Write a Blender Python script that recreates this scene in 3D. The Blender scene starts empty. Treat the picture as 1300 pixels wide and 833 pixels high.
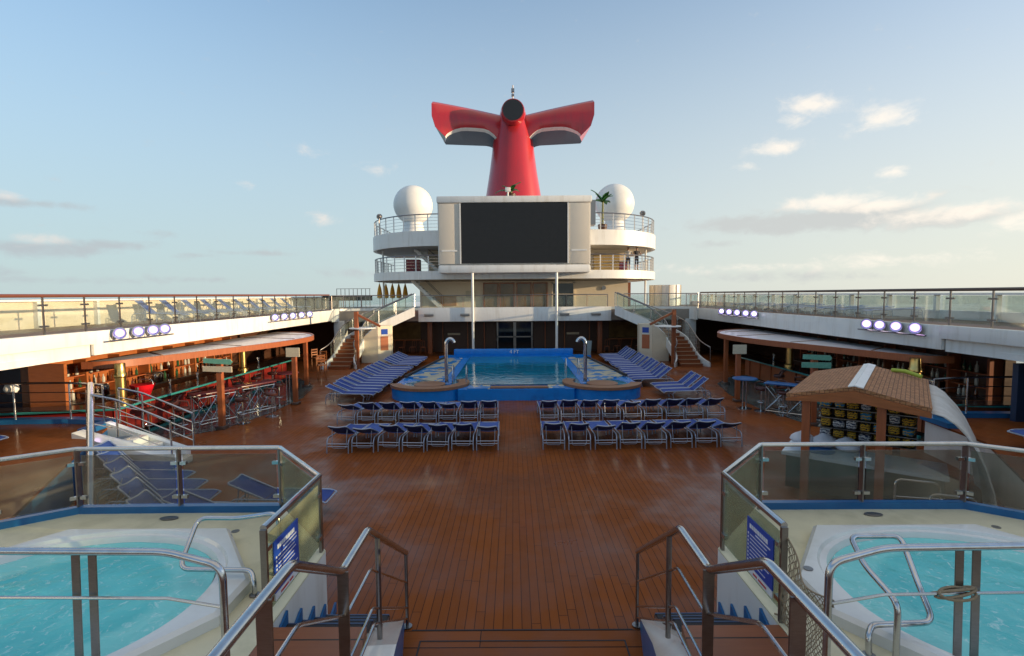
import bpy, bmesh, math, random
from mathutils import Vector, Matrix, noise
random.seed(7)
R=math.radians; PI=math.pi
sc=bpy.context.scene; COL=sc.collection
V=Vector

# ------------------------------------------------------------------ materials
MATS={}
def nt(m):
    m.use_nodes=True; t=m.node_tree; t.nodes.clear(); return t
def N(t,typ,**k):
    n=t.nodes.new(typ)
    for a,b in k.items(): setattr(n,a,b)
    return n
def col(c): return (c[0],c[1],c[2],1)
def mat(name,base,rough=.5,metal=0.,var=.12,scale=6.,bump=0.,bscale=40.,spec=.5,coat=0.,rvar=0.,dirt=None,dscale=1.5,damt=.5,stretch=(1,1,1),dst=(1,1,1)):
    """painted / plain surface: base colour broken up by two noises, with roughness variation, light wear and fine bump"""
    if name in MATS: return MATS[name]
    m=bpy.data.materials.new(name); t=nt(m); L=t.links.new
    out=N(t,'ShaderNodeOutputMaterial'); p=N(t,'ShaderNodeBsdfPrincipled')
    tc=N(t,'ShaderNodeTexCoord'); mp=N(t,'ShaderNodeMapping'); mp.inputs['Scale'].default_value=stretch
    L(tc.outputs['Object'],mp.inputs[0])
    n1=N(t,'ShaderNodeTexNoise'); n1.inputs['Scale'].default_value=scale; n1.inputs['Detail'].default_value=5
    L(mp.outputs[0],n1.inputs['Vector'])
    mx=N(t,'ShaderNodeMix',data_type='RGBA')
    mx.inputs['A'].default_value=col([c*(1-var) for c in base]); mx.inputs['B'].default_value=col([min(1,c*(1+var)) for c in base])
    L(n1.outputs['Fac'],mx.inputs['Factor']); last=mx.outputs['Result']
    if dirt:
        n2=N(t,'ShaderNodeTexNoise'); n2.inputs['Scale'].default_value=dscale; n2.inputs['Detail'].default_value=8; n2.inputs['Roughness'].default_value=.65
        mp2=N(t,'ShaderNodeMapping'); mp2.inputs['Scale'].default_value=dst; L(tc.outputs['Object'],mp2.inputs[0]); L(mp2.outputs[0],n2.inputs['Vector'])
        mr=N(t,'ShaderNodeMapRange'); mr.inputs['From Min'].default_value=.5; mr.inputs['From Max'].default_value=.75; mr.inputs['To Max'].default_value=damt
        L(n2.outputs['Fac'],mr.inputs['Value'])
        m2=N(t,'ShaderNodeMix',data_type='RGBA'); L(mr.outputs[0],m2.inputs['Factor']); L(last,m2.inputs['A']); m2.inputs['B'].default_value=col(dirt); last=m2.outputs['Result']
    L(last,p.inputs['Base Color'])
    p.inputs['Metallic'].default_value=metal; p.inputs['Specular IOR Level'].default_value=spec; p.inputs['Coat Weight'].default_value=coat
    if rvar:
        r=N(t,'ShaderNodeMapRange'); r.inputs['To Min'].default_value=max(.03,rough-rvar); r.inputs['To Max'].default_value=rough+rvar
        L(n1.outputs['Fac'],r.inputs['Value']); L(r.outputs[0],p.inputs['Roughness'])
    else: p.inputs['Roughness'].default_value=rough
    if bump:
        n3=N(t,'ShaderNodeTexNoise'); n3.inputs['Scale'].default_value=bscale; n3.inputs['Detail'].default_value=4; L(mp.outputs[0],n3.inputs['Vector'])
        b=N(t,'ShaderNodeBump'); b.inputs['Strength'].default_value=bump; b.inputs['Distance'].default_value=.02
        L(n3.outputs['Fac'],b.inputs['Height']); L(b.outputs[0],p.inputs['Normal'])
    L(p.outputs[0],out.inputs[0]); MATS[name]=m; return m
def emit(name,c,s):
    m=bpy.data.materials.new(name); t=nt(m); o=N(t,'ShaderNodeOutputMaterial'); e=N(t,'ShaderNodeEmission')
    e.inputs[0].default_value=col(c); e.inputs[1].default_value=s; t.links.new(e.outputs[0],o.inputs[0]); MATS[name]=m; return m
def glass(name,tint,haze=(.3,.3,.28),hz=.1,refl=.6):
    m=bpy.data.materials.new(name); t=nt(m); L=t.links.new; o=N(t,'ShaderNodeOutputMaterial')
    tr=N(t,'ShaderNodeBsdfTransparent'); tr.inputs[0].default_value=col(tint)
    df=N(t,'ShaderNodeBsdfDiffuse'); df.inputs[0].default_value=col(haze)
    gl=N(t,'ShaderNodeBsdfGlossy'); gl.inputs['Roughness'].default_value=.03
    tc=N(t,'ShaderNodeTexCoord'); ns=N(t,'ShaderNodeTexNoise'); ns.inputs['Scale'].default_value=2.2; ns.inputs['Detail'].default_value=7
    L(tc.outputs['Object'],ns.inputs['Vector'])
    mr=N(t,'ShaderNodeMapRange'); mr.inputs['From Min'].default_value=.3; mr.inputs['From Max'].default_value=.75; mr.inputs['To Min'].default_value=hz*.5; mr.inputs['To Max'].default_value=hz*1.6
    L(ns.outputs['Fac'],mr.inputs['Value'])
    a=N(t,'ShaderNodeMixShader'); L(mr.outputs[0],a.inputs[0]); L(tr.outputs[0],a.inputs[1]); L(df.outputs[0],a.inputs[2])
    lw=N(t,'ShaderNodeFresnel'); lw.inputs[0].default_value=1.5; mu=N(t,'ShaderNodeMath',operation='MULTIPLY'); mu.inputs[1].default_value=refl; L(lw.outputs[0],mu.inputs[0])
    b=N(t,'ShaderNodeMixShader'); L(mu.outputs[0],b.inputs[0]); L(a.outputs[0],b.inputs[1]); L(gl.outputs[0],b.inputs[2]); L(b.outputs[0],o.inputs[0])
    MATS[name]=m; return m
def planks(name,base,dark,width=.12,axis='x',length=3.2,wet=True,rough=.42,seam=.02,warm=.25):
    """caulked deck boards; each board its own tone; wet patches are smoother"""
    m=bpy.data.materials.new(name); t=nt(m); L=t.links.new; o=N(t,'ShaderNodeOutputMaterial'); p=N(t,'ShaderNodeBsdfPrincipled')
    tc=N(t,'ShaderNodeTexCoord'); sp=N(t,'ShaderNodeSeparateXYZ'); L(tc.outputs['Object'],sp.inputs[0])
    a,b=(0,1) if axis=='x' else (1,0)
    def M(op,x,y=None,z=None):
        n=N(t,'ShaderNodeMath',operation=op)
        for i,v in enumerate((x,y,z)):
            if v is None: continue
            if isinstance(v,(int,float)): n.inputs[i].default_value=v
            else: L(v,n.inputs[i])
        return n.outputs[0]
    u=M('DIVIDE',sp.outputs[a],width); iu=M('FLOOR',u); fu=M('SUBTRACT',u,iu)
    wn=N(t,'ShaderNodeTexWhiteNoise',noise_dimensions='1D'); L(iu,wn.inputs['W'])
    v=M('ADD',M('DIVIDE',sp.outputs[b],length),M('MULTIPLY',wn.outputs['Value'],7.3)); iv=M('FLOOR',v); fv=M('SUBTRACT',v,iv)
    w2=N(t,'ShaderNodeTexWhiteNoise',noise_dimensions='2D'); cb=N(t,'ShaderNodeCombineXYZ'); L(iu,cb.inputs[0]); L(iv,cb.inputs[1]); L(cb.outputs[0],w2.inputs['Vector'])
    su=M('ABSOLUTE',M('SUBTRACT',fu,.5)); s1=M('GREATER_THAN',su,.5-seam*.5/width*.9)
    sv=M('ABSOLUTE',M('SUBTRACT',fv,.5)); s2=M('GREATER_THAN',sv,.5-.004/length*1.5)
    sm=M('MAXIMUM',s1,s2)
    gr=N(t,'ShaderNodeTexNoise'); gm=N(t,'ShaderNodeMapping'); gm.inputs['Scale'].default_value=(30,1.2,1) if axis=='x' else (1.2,30,1)
    L(tc.outputs['Object'],gm.inputs[0]); L(gm.outputs[0],gr.inputs['Vector']); gr.inputs['Scale'].default_value=1.5; gr.inputs['Detail'].default_value=6
    tone=M('ADD',M('MULTIPLY',w2.outputs['Value'],.55),M('MULTIPLY',gr.outputs['Fac'],.5))
    c1=N(t,'ShaderNodeMix',data_type='RGBA'); c1.inputs['A'].default_value=col([c*(1-warm) for c in base]); c1.inputs['B'].default_value=col([c*(1+warm) for c in base]); L(tone,c1.inputs['Factor'])
    big=N(t,'ShaderNodeTexNoise'); big.inputs['Scale'].default_value=.35; big.inputs['Detail'].default_value=5; big.inputs['Roughness'].default_value=.6; L(tc.outputs['Object'],big.inputs['Vector'])
    st=N(t,'ShaderNodeMapRange'); st.inputs['From Min'].default_value=.42; st.inputs['From Max'].default_value=.6; L(big.outputs['Fac'],st.inputs['Value'])
    c1b=N(t,'ShaderNodeMix',data_type='RGBA',blend_type='MULTIPLY'); c1b.inputs['B'].default_value=(.80,.78,.76,1); L(st.outputs[0],c1b.inputs['Factor']); L(c1.outputs['Result'],c1b.inputs['A'])
    c2=N(t,'ShaderNodeMix',data_type='RGBA'); L(sm,c2.inputs['Factor']); L(c1b.outputs['Result'],c2.inputs['A']); c2.inputs['B'].default_value=col(dark)
    L(c2.outputs['Result'],p.inputs['Base Color'])
    if wet:
        r=N(t,'ShaderNodeMapRange'); r.inputs['To Min'].default_value=rough+.12; r.inputs['To Max'].default_value=rough-.27; p.inputs['Specular IOR Level'].default_value=.16; L(st.outputs[0],r.inputs['Value'])
        fine=N(t,'ShaderNodeTexNoise'); fine.inputs['Scale'].default_value=3.; fine.inputs['Detail'].default_value=6; L(tc.outputs['Object'],fine.inputs['Vector'])
        L(M('ADD',r.outputs[0],M('MULTIPLY',M('SUBTRACT',fine.outputs['Fac'],.5),.35)),p.inputs['Roughness'])
    else: p.inputs['Roughness'].default_value=rough
    if wet: L(M('MULTIPLY',st.outputs[0],.35),p.inputs['Coat Weight']); p.inputs['Coat Roughness'].default_value=.14
    bu=N(t,'ShaderNodeBump'); bu.inputs['Strength'].default_value=.35; bu.inputs['Distance'].default_value=.01
    h=M('SUBTRACT',M('MULTIPLY',gr.outputs['Fac'],.25),M('ADD',sm,M('MULTIPLY',w2.outputs['Value'],-.12))); L(h,bu.inputs['Height']); L(bu.outputs[0],p.inputs['Normal'])
    L(p.outputs[0],o.inputs[0]); MATS[name]=m; return m
def patches(name,c1,c2,c3,scale,rough=.35,bump=.1):
    """mosaic of irregular cells in three colours with thin joints"""
    m=bpy.data.materials.new(name); t=nt(m); L=t.links.new; o=N(t,'ShaderNodeOutputMaterial'); p=N(t,'ShaderNodeBsdfPrincipled')
    tc=N(t,'ShaderNodeTexCoord'); v=N(t,'ShaderNodeTexVoronoi'); v.inputs['Scale'].default_value=scale; L(tc.outputs['Object'],v.inputs['Vector'])
    ns=N(t,'ShaderNodeTexNoise'); ns.inputs['Scale'].default_value=scale*.28; ns.inputs['Detail'].default_value=2; L(tc.outputs['Object'],ns.inputs['Vector'])
    sp=N(t,'ShaderNodeSeparateColor'); L(v.outputs['Color'],sp.inputs[0])
    ad=N(t,'ShaderNodeMath',operation='MULTIPLY_ADD'); ad.inputs[1].default_value=.35; L(sp.outputs[0],ad.inputs[0]); L(ns.outputs['Fac'],ad.inputs[2])
    r=N(t,'ShaderNodeValToRGB'); r.color_ramp.interpolation='CONSTANT'; e=r.color_ramp.elements; e[0].color=col(c1); e[1].position=.62; e[1].color=col(c2); q=e.new(.76); q.color=col(c3)
    L(ad.outputs[0],r.inputs[0]); L(r.outputs[0],p.inputs['Base Color']); p.inputs['Roughness'].default_value=rough
    b=N(t,'ShaderNodeBump'); b.inputs['Strength'].default_value=bump; b.inputs['Distance'].default_value=.01; L(v.outputs['Distance'],b.inputs['Height']); L(b.outputs[0],p.inputs['Normal'])
    L(p.outputs[0],o.inputs[0]); MATS[name]=m; return m
def water(name,base,deep,scale,strength,rough=.04,dist=.03,foam=0.,bench=None,spec=.5):
    m=bpy.data.materials.new(name); t=nt(m); L=t.links.new; o=N(t,'ShaderNodeOutputMaterial'); p=N(t,'ShaderNodeBsdfPrincipled')
    tc=N(t,'ShaderNodeTexCoord'); n1=N(t,'ShaderNodeTexNoise'); n1.inputs['Scale'].default_value=scale; n1.inputs['Detail'].default_value=5; n1.inputs['Distortion'].default_value=.6; L(tc.outputs['Object'],n1.inputs['Vector'])
    n2=N(t,'ShaderNodeTexNoise'); n2.inputs['Scale'].default_value=scale*.3; n2.inputs['Detail'].default_value=4; n2.inputs['Distortion'].default_value=1.; L(tc.outputs['Object'],n2.inputs['Vector'])
    mr=N(t,'ShaderNodeMapRange'); mr.inputs['From Min'].default_value=.35; mr.inputs['From Max'].default_value=.65; L(n2.outputs['Fac'],mr.inputs['Value'])
    mx=N(t,'ShaderNodeMix',data_type='RGBA'); mx.inputs['A'].default_value=col(base); mx.inputs['B'].default_value=col(deep); L(mr.outputs[0],mx.inputs['Factor'])
    last=mx.outputs['Result']
    if bench:   # shallow seat round the edge of the shell shows paler through the water
        mb=N(t,'ShaderNodeMapping'); mb.inputs['Scale'].default_value=(1/1.53,1/1.33,0); L(tc.outputs['Object'],mb.inputs[0]); wv=N(t,'ShaderNodeTexNoise'); wv.inputs['Scale'].default_value=2.; L(tc.outputs['Object'],wv.inputs['Vector'])
        ln=N(t,'ShaderNodeVectorMath',operation='LENGTH'); L(mb.outputs[0],ln.inputs[0]); ad=N(t,'ShaderNodeMath',operation='MULTIPLY_ADD'); ad.inputs[1].default_value=.12; L(wv.outputs['Fac'],ad.inputs[0]); L(ln.outputs['Value'],ad.inputs[2])
        mrb=N(t,'ShaderNodeMapRange'); mrb.interpolation_type='SMOOTHSTEP'; mrb.inputs['From Min'].default_value=.74; mrb.inputs['From Max'].default_value=.84; mrb.inputs['To Max'].default_value=.75; L(ad.outputs[0],mrb.inputs['Value'])
        bx=N(t,'ShaderNodeMix',data_type='RGBA'); bx.inputs['B'].default_value=col(bench); L(mrb.outputs[0],bx.inputs['Factor']); L(last,bx.inputs['A']); last=bx.outputs['Result']
    if foam:
        n4=N(t,'ShaderNodeTexNoise'); n4.inputs['Scale'].default_value=scale*2.2; n4.inputs['Detail'].default_value=9; n4.inputs['Roughness'].default_value=.7; n4.inputs['Distortion'].default_value=1.5; L(tc.outputs['Object'],n4.inputs['Vector'])
        m4=N(t,'ShaderNodeMapRange'); m4.inputs['From Min'].default_value=.56; m4.inputs['From Max'].default_value=.68; m4.inputs['To Max'].default_value=foam; L(n4.outputs['Fac'],m4.inputs['Value'])
        f=N(t,'ShaderNodeMix',data_type='RGBA'); f.inputs['B'].default_value=(.7,.85,.86,1); L(m4.outputs[0],f.inputs['Factor']); L(last,f.inputs['A']); last=f.outputs['Result']
    L(last,p.inputs['Base Color']); p.inputs['Roughness'].default_value=rough; p.inputs['IOR'].default_value=1.33; p.inputs['Specular IOR Level'].default_value=spec
    b=N(t,'ShaderNodeBump'); b.inputs['Strength'].default_value=strength; b.inputs['Distance'].default_value=dist; L(n1.outputs['Fac'],b.inputs['Height']); L(b.outputs[0],p.inputs['Normal'])
    L(p.outputs[0],o.inputs[0]); MATS[name]=m; return m
def bricky(name,c1,c2,mortar,scale,bw,bh,rough=.85,bump=.6,ms=.02,off=.5):
    m=bpy.data.materials.new(name); t=nt(m); L=t.links.new; o=N(t,'ShaderNodeOutputMaterial'); p=N(t,'ShaderNodeBsdfPrincipled')
    tc=N(t,'ShaderNodeTexCoord'); b=N(t,'ShaderNodeTexBrick'); L(tc.outputs['UV'],b.inputs['Vector'])
    b.inputs['Color1'].default_value=col(c1); b.inputs['Color2'].default_value=col(c2); b.inputs['Mortar'].default_value=col(mortar); b.inputs['Scale'].default_value=scale
    b.inputs['Brick Width'].default_value=bw; b.inputs['Row Height'].default_value=bh; b.inputs['Mortar Size'].default_value=ms; b.inputs['Bias'].default_value=0; b.offset=off
    n=N(t,'ShaderNodeTexNoise'); n.inputs['Scale'].default_value=25; n.inputs['Detail'].default_value=5; L(tc.outputs['Object'],n.inputs['Vector'])
    mx=N(t,'ShaderNodeMix',data_type='RGBA',blend_type='MULTIPLY'); mx.inputs['Factor'].default_value=.6; L(b.outputs['Color'],mx.inputs['A']); L(n.outputs['Color'],mx.inputs['B'])
    g=N(t,'ShaderNodeMix',data_type='RGBA'); g.inputs['Factor'].default_value=.5; L(b.outputs['Color'],g.inputs['A']); L(mx.outputs['Result'],g.inputs['B'])
    L(g.outputs['Result'],p.inputs['Base Color']); p.inputs['Roughness'].default_value=rough
    bu=N(t,'ShaderNodeBump'); bu.inputs['Strength'].default_value=bump; bu.inputs['Distance'].default_value=.02; bu.invert=True; L(b.outputs['Fac'],bu.inputs['Height']); L(bu.outputs[0],p.inputs['Normal'])
    L(p.outputs[0],o.inputs[0]); MATS[name]=m; return m

white=mat('white_paint',(.72,.72,.70),.38,var=.05,scale=1.2,dirt=(.42,.36,.28),dscale=1.6,damt=.4,rvar=.1,bump=.06,bscale=3,dst=(2.2,2.2,.35))
whiteg=mat('white_gelcoat',(.70,.70,.68),.2,var=.04,coat=.4,dirt=(.5,.48,.42),dscale=2,damt=.3)
cream=mat('cream_paint',(.72,.62,.47),.5,var=.08,scale=1.5,dirt=(.42,.34,.24),damt=.35)
creamfloor=mat('cream_deck_coating',(.66,.61,.43),.6,var=.1,scale=5,dirt=(.34,.32,.2),dscale=1.1,damt=.6,bump=.08,bscale=60,rvar=.15)
steel=mat('stainless_steel',(.52,.53,.55),.2,metal=1,var=.15,scale=14,rvar=.09,dirt=(.25,.22,.19),dscale=6,damt=.4)
steeld=mat('brushed_steel',(.27,.25,.24),.33,metal=1,var=.2,scale=20,rvar=.1,stretch=(1,1,6))
alu=mat('aluminium_frame',(.36,.42,.54),.36,metal=.6,var=.1,scale=20,rvar=.1)
blue=mat('blue_paint',(.012,.115,.30),.3,var=.15,scale=3,dirt=(.02,.2,.4),damt=.5)
poolblue=mat('pool_blue_tile',(.004,.20,.62),.25,var=.22,scale=2.5,dirt=(.01,.07,.3),dscale=1.2,damt=.7,bump=.1,bscale=60)
sling=mat('blue_sling_fabric',(.014,.045,.24),.75,var=.25,scale=8,bump=.3,bscale=200,dirt=(.05,.07,.2),dscale=2.5,damt=.5)
slingd=mat('faded_blue_sling',(.035,.08,.30),.8,var=.3,scale=8,bump=.3,bscale=200)
woodp=mat('varnished_post_wood',(.30,.085,.03),.42,var=.35,scale=5,stretch=(6,6,.6),rvar=.12)
woodo=mat('orange_wood',(.30,.095,.028),.4,var=.35,scale=4,stretch=(1,1,6),rvar=.1)
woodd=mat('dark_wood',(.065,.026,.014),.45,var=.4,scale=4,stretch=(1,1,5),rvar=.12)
woodt=mat('teak_trim',(.24,.115,.06),.5,var=.3,scale=9,rvar=.12,bump=.1)
black=mat('black_void',(.008,.008,.01),.4,var=.1)
rubber=mat('dark_grip',(.018,.018,.024),.7,var=.3,scale=20,bump=.3,bscale=150)
red=mat('funnel_red',(.44,.020,.028),.30,var=.08,scale=.6,coat=.25,dirt=(.22,.03,.035),dscale=.8,damt=.55,bump=.10,bscale=1.1,dst=(1.5,1.5,.25))
redc=mat('counter_red',(.20,.013,.009),.4,var=.2,scale=3)
redtop=mat('red_tabletop',(.11,.015,.018),.3,var=.2)
bluetop=mat('blue_tabletop',(.01,.10,.30),.3,var=.2)
teal=mat('teal_edge',(.03,.22,.21),.4,var=.2)
brass=mat('brass',(.55,.38,.14),.28,metal=1,var=.2,scale=9)
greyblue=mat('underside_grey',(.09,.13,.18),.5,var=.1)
perf=mat('perforated_panel',(.60,.55,.47),.55,var=.12,scale=60,bump=.5,bscale=90)
screen_m=mat('led_screen',(.012,.012,.014),.3,var=.25,scale=3,spec=.3)
curtain=mat('mesh_canvas',(.55,.53,.50),.8,var=.2,scale=3,bump=.5,bscale=30,dirt=(.3,.24,.15),dscale=2,damt=.6)
leaf=mat('banana_leaf',(.03,.13,.03),.4,var=.5,scale=9)
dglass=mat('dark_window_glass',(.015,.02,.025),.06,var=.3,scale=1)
wglass=mat('painted_glow_glass',(.16,.10,.04),.12,var=.9,scale=1.6)  # indoor lights and sunset reflection put into the pane colour
ceilm=mat('dark_ceiling',(.10,.05,.028),.5,var=.3,scale=2)
skin=mat('skin',(.42,.24,.17),.5); shirtw=mat('white_cloth',(.6,.58,.56),.9); shirtd=mat('dark_cloth',(.03,.03,.04),.9); shirtr=mat('red_cloth',(.35,.05,.05),.9)
hair=mat('dark_hair',(.02,.012,.01),.6)
yel=mat('yellow_towel',(.62,.36,.03),.95,bump=.5,bscale=80); twb=mat('blue_towel',(.04,.22,.42),.95,bump=.5,bscale=80); twk=mat('navy_towel',(.02,.03,.08),.95,bump=.5,bscale=80); tww=mat('white_towel',(.62,.62,.66),.95,bump=.6,bscale=60)
bot_g=mat('green_bottle',(.02,.07,.03),.1); bot_b=mat('brown_bottle',(.10,.03,.01),.1); bot_c=mat('clear_bottle',(.45,.45,.40),.1)
orange=mat('orange_canvas',(.80,.38,.04),.8,var=.2)
rope=mat('hemp_rope',(.30,.23,.15),.9,var=.3,scale=30,bump=.5,bscale=120)
signb=mat('sign_blue',(.01,.06,.36),.35,var=.06)
signw=mat('sign_white',(.72,.72,.74),.5,var=.05)
signg=mat('sign_green',(.12,.34,.26),.5,var=.3,scale=20)
signc=mat('sign_cream',(.52,.46,.34),.5,var=.2,scale=20)
terra=mat('terracotta_panel',(.40,.12,.05),.6)
canopym=mat('canopy_panel',(.66,.64,.66),.3,var=.08,scale=1.5,dirt=(.45,.42,.44),damt=.5)
deckm=planks('wet_deck_boards',(.215,.058,.0095),(.075,.021,.005),.118,'x',rough=.58,seam=.013,warm=.16)
boardm=planks('border_boards',(.225,.064,.013),(.03,.01,.004),.30,'y',length=9,rough=.55)
stepm=planks('step_boards',(.25,.085,.034),(.012,.006,.004),.30,'y',length=9,rough=.45,wet=False)
updeck=planks('upper_deck_boards',(.20,.11,.06),(.03,.02,.012),.10,'x',rough=.6,wet=False)
tilem=patches('bar_floor_mosaic',(.035,.05,.055),(.10,.13,.13),(.06,.045,.035),7,.22,.25)
mosaic=patches('pool_mosaic',(.012,.19,.50),(.50,.48,.36),(.42,.42,.36),2.6,.25,.1)
poolwater=water('pool_water',(.008,.20,.33),(.004,.13,.23),2.2,.35,foam=.15,spec=.3)
tubwater=water('tub_water',(.12,.58,.58),(.07,.47,.49),3.2,.8,rough=.06,foam=.6,bench=(.24,.68,.66))
seawater=water('sea_water',(.02,.05,.07),(.015,.04,.06),.05,.6,rough=.12,dist=3.)
shingle=bricky('wood_shingles',(.52,.245,.11),(.34,.16,.07),(.16,.075,.035),1.,.085,.07,.9,.9,.005)
g_smoke=glass('smoked_glass',(.76,.73,.68),(.36,.33,.26),.12,.45)
g_green=glass('frosty_green_glass',(.80,.83,.70),(.46,.48,.34),.20,.5)
g_clear=glass('clear_glass',(.93,.97,.955),(.55,.6,.55),.06,.3)

# ------------------------------------------------------------------ mesh helper
class MB:
    def __init__(s): s.v=[]; s.f=[]; s.m=[]; s.uv={}; s.mats=[]; s.cur=0
    def use(s,m):
        if m not in s.mats: s.mats.append(m)
        s.cur=s.mats.index(m); return s
    def add(s,vs,fs):
        b=len(s.v); s.v+=[V(v) for v in vs]
        for f in fs: s.f.append([b+i for i in f]); s.m.append(s.cur)
        return b
    def box(s,a,b,bev=0):
        x0,y0,z0=[min(p,q) for p,q in zip(a,b)]; x1,y1,z1=[max(p,q) for p,q in zip(a,b)]
        if bev and min(x1-x0,y1-y0,z1-z0)>2.2*bev:
            bm=bmesh.new(); bmesh.ops.create_cube(bm,size=1)
            for v in bm.verts: v.co=V(((x0+x1)/2+v.co.x*(x1-x0),(y0+y1)/2+v.co.y*(y1-y0),(z0+z1)/2+v.co.z*(z1-z0)))
            bmesh.ops.bevel(bm,geom=bm.edges[:],offset=bev,segments=2,affect='EDGES',profile=.6)
            bm.verts.index_update(); s.add([v.co.copy() for v in bm.verts],[[v.index for v in f.verts] for f in bm.faces]); bm.free(); return s
        s.add([(x0,y0,z0),(x1,y0,z0),(x1,y1,z0),(x0,y1,z0),(x0,y0,z1),(x1,y0,z1),(x1,y1,z1),(x0,y1,z1)],
              [(0,3,2,1),(4,5,6,7),(0,1,5,4),(1,2,6,5),(2,3,7,6),(3,0,4,7)]); return s
    def bar(s,p,q,w,h,up=(0,0,1)):
        """rectangular bar from p to q"""
        p,q=V(p),V(q); d=(q-p).normalized(); u=V(up); r=d.cross(u)
        if r.length<1e-4: r=d.cross(V((0,1,0)))
        r.normalize(); u=r.cross(d).normalized(); r*=w/2; u*=h/2
        s.add([p-r-u,p+r-u,p+r+u,p-r+u,q-r-u,q+r-u,q+r+u,q-r+u],[(0,3,2,1),(4,5,6,7),(0,1,5,4),(1,2,6,5),(2,3,7,6),(3,0,4,7)]); return s
    def tube(s,pts,r,n=8,rad=None,cap=True,closed=False):
        pts=[V(p) for p in pts]; k=len(pts); rs=rad or [r]*k
        dirs=[]
        for i in range(k):
            a=pts[i-1] if (i>0 or closed) else pts[i]; b=pts[(i+1)%k] if (i<k-1 or closed) else pts[i]
            d=(b-a); dirs.append(d.normalized() if d.length>1e-9 else V((0,0,1)))
        u=dirs[0].orthogonal().normalized(); rings=[]; vs=[]
        for i in range(k):
            d=dirs[i]; u=(u-d*u.dot(d)); u=u.normalized() if u.length>1e-6 else d.orthogonal().normalized(); w=d.cross(u)
            for j in range(n):
                a=2*PI*j/n; vs.append(pts[i]+(u*math.cos(a)+w*math.sin(a))*rs[i])
        fs=[]
        for i in range(k if closed else k-1):
            i2=(i+1)%k
            for j in range(n): fs.append((i*n+j,i*n+(j+1)%n,i2*n+(j+1)%n,i2*n+j))
        if cap and not closed: fs.append(tuple(range(n-1,-1,-1))); fs.append(tuple((k-1)*n+j for j in range(n)))
        s.add(vs,fs); return s
    def prism(s,poly,z0,z1,top=None):
        """poly: list of (x,y) ccw; z0,z1 number or function(x,y)"""
        n=len(poly); A=sum(poly[i][0]*poly[(i+1)%n][1]-poly[(i+1)%n][0]*poly[i][1] for i in range(n))
        if A<0: poly=poly[::-1]
        f0=z0 if callable(z0) else (lambda x,y:z0); f1=z1 if callable(z1) else (lambda x,y:z1)
        vs=[(x,y,f0(x,y)) for x,y in poly]+[(x,y,f1(x,y)) for x,y in poly]
        s.add(vs,[tuple(range(n-1,-1,-1))]+[(i,(i+1)%n,n+(i+1)%n,n+i) for i in range(n)])
        c=s.cur
        if top: s.use(top)
        s.f.append([len(s.v)-n+i for i in range(n)]); s.m.append(s.cur); s.cur=c; return s
    def sheet(s,poly,z):
        n=len(poly); A=sum(poly[i][0]*poly[(i+1)%n][1]-poly[(i+1)%n][0]*poly[i][1] for i in range(n))
        if A<0: poly=poly[::-1]
        s.add([(x,y,z) for x,y in poly],[tuple(range(n))]); return s
    def lathe(s,prof,c=(0,0,0),n=16,axis=None):
        """prof list (r,z) along +z from c"""
        c=V(c); q=V((0,0,1)).rotation_difference(V(axis)).to_matrix() if axis else Matrix.Identity(3); vs=[]
        for r,z in prof:
            for j in range(n):
                a=2*PI*j/n; vs.append(c+q@V((r*math.cos(a),r*math.sin(a),z)))
        fs=[]
        for i in range(len(prof)-1):
            for j in range(n): fs.append((i*n+j,i*n+(j+1)%n,(i+1)*n+(j+1)%n,(i+1)*n+j))
        fs.append(tuple(range(n-1,-1,-1))); k=(len(prof)-1)*n; fs.append(tuple(k+j for j in range(n)))
        s.add(vs,fs); return s
    def loft(s,rings,caps=True,mfun=None):
        n=len(rings[0]); vs=[p for r in rings for p in r]; b=len(s.v); s.v+=[V(v) for v in vs]
        for i in range(len(rings)-1):
            for j in range(n):
                s.f.append([b+i*n+j,b+i*n+(j+1)%n,b+(i+1)*n+(j+1)%n,b+(i+1)*n+j]); 
                if mfun: s.use(mfun(j))
                s.m.append(s.cur)
        if caps:
            s.f.append([b+j for j in range(n-1,-1,-1)]); s.m.append(s.cur); s.f.append([b+(len(rings)-1)*n+j for j in range(n)]); s.m.append(s.cur)
        return s
    def flat(s,poly3,th,nrm=None):
        """planar 3d polygon given thickness along its normal"""
        p=[V(q) for q in poly3]; nr=V(nrm).normalized() if nrm else (p[1]-p[0]).cross(p[2]-p[0]).normalized(); n=len(p)
        s.add([q-nr*th/2 for q in p]+[q+nr*th/2 for q in p],[tuple(range(n-1,-1,-1)),tuple(range(n,2*n))]+[(i,(i+1)%n,n+(i+1)%n,n+i) for i in range(n)]); return s
    def build(s,name,m=None,parent=None,smooth=None,uv=False,label=None):
        me=bpy.data.meshes.new(name); me.from_pydata([tuple(v) for v in s.v],[],s.f)
        ml=s.mats if s.mats else []
        if m is not None and not ml: ml=[m]
        for q in ml: me.materials.append(q)
        if len(ml)>1:
            for i,p in enumerate(me.polygons): p.material_index=s.m[i]
        me.validate(); me.update()
        if smooth is not False:
            for p in me.polygons: p.use_smooth=True
            me.set_sharp_from_angle(angle=R(smooth or 35))
        if uv:
            l=me.uv_layers.new()
            for p in me.polygons:
                nr=p.normal; a=V((0,0,1)).cross(nr); a=a.normalized() if a.length>.05 else V((1,0,0)); b=nr.cross(a)
                for li in p.loop_indices:
                    co=me.vertices[me.loops[li].vertex_index].co; l.data[li].uv=(co.dot(a),co.dot(b))
        o=bpy.data.objects.new(name,me); COL.objects.link(o)
        if parent: o.parent=parent
        if label: o['label']=label
        return o
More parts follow.
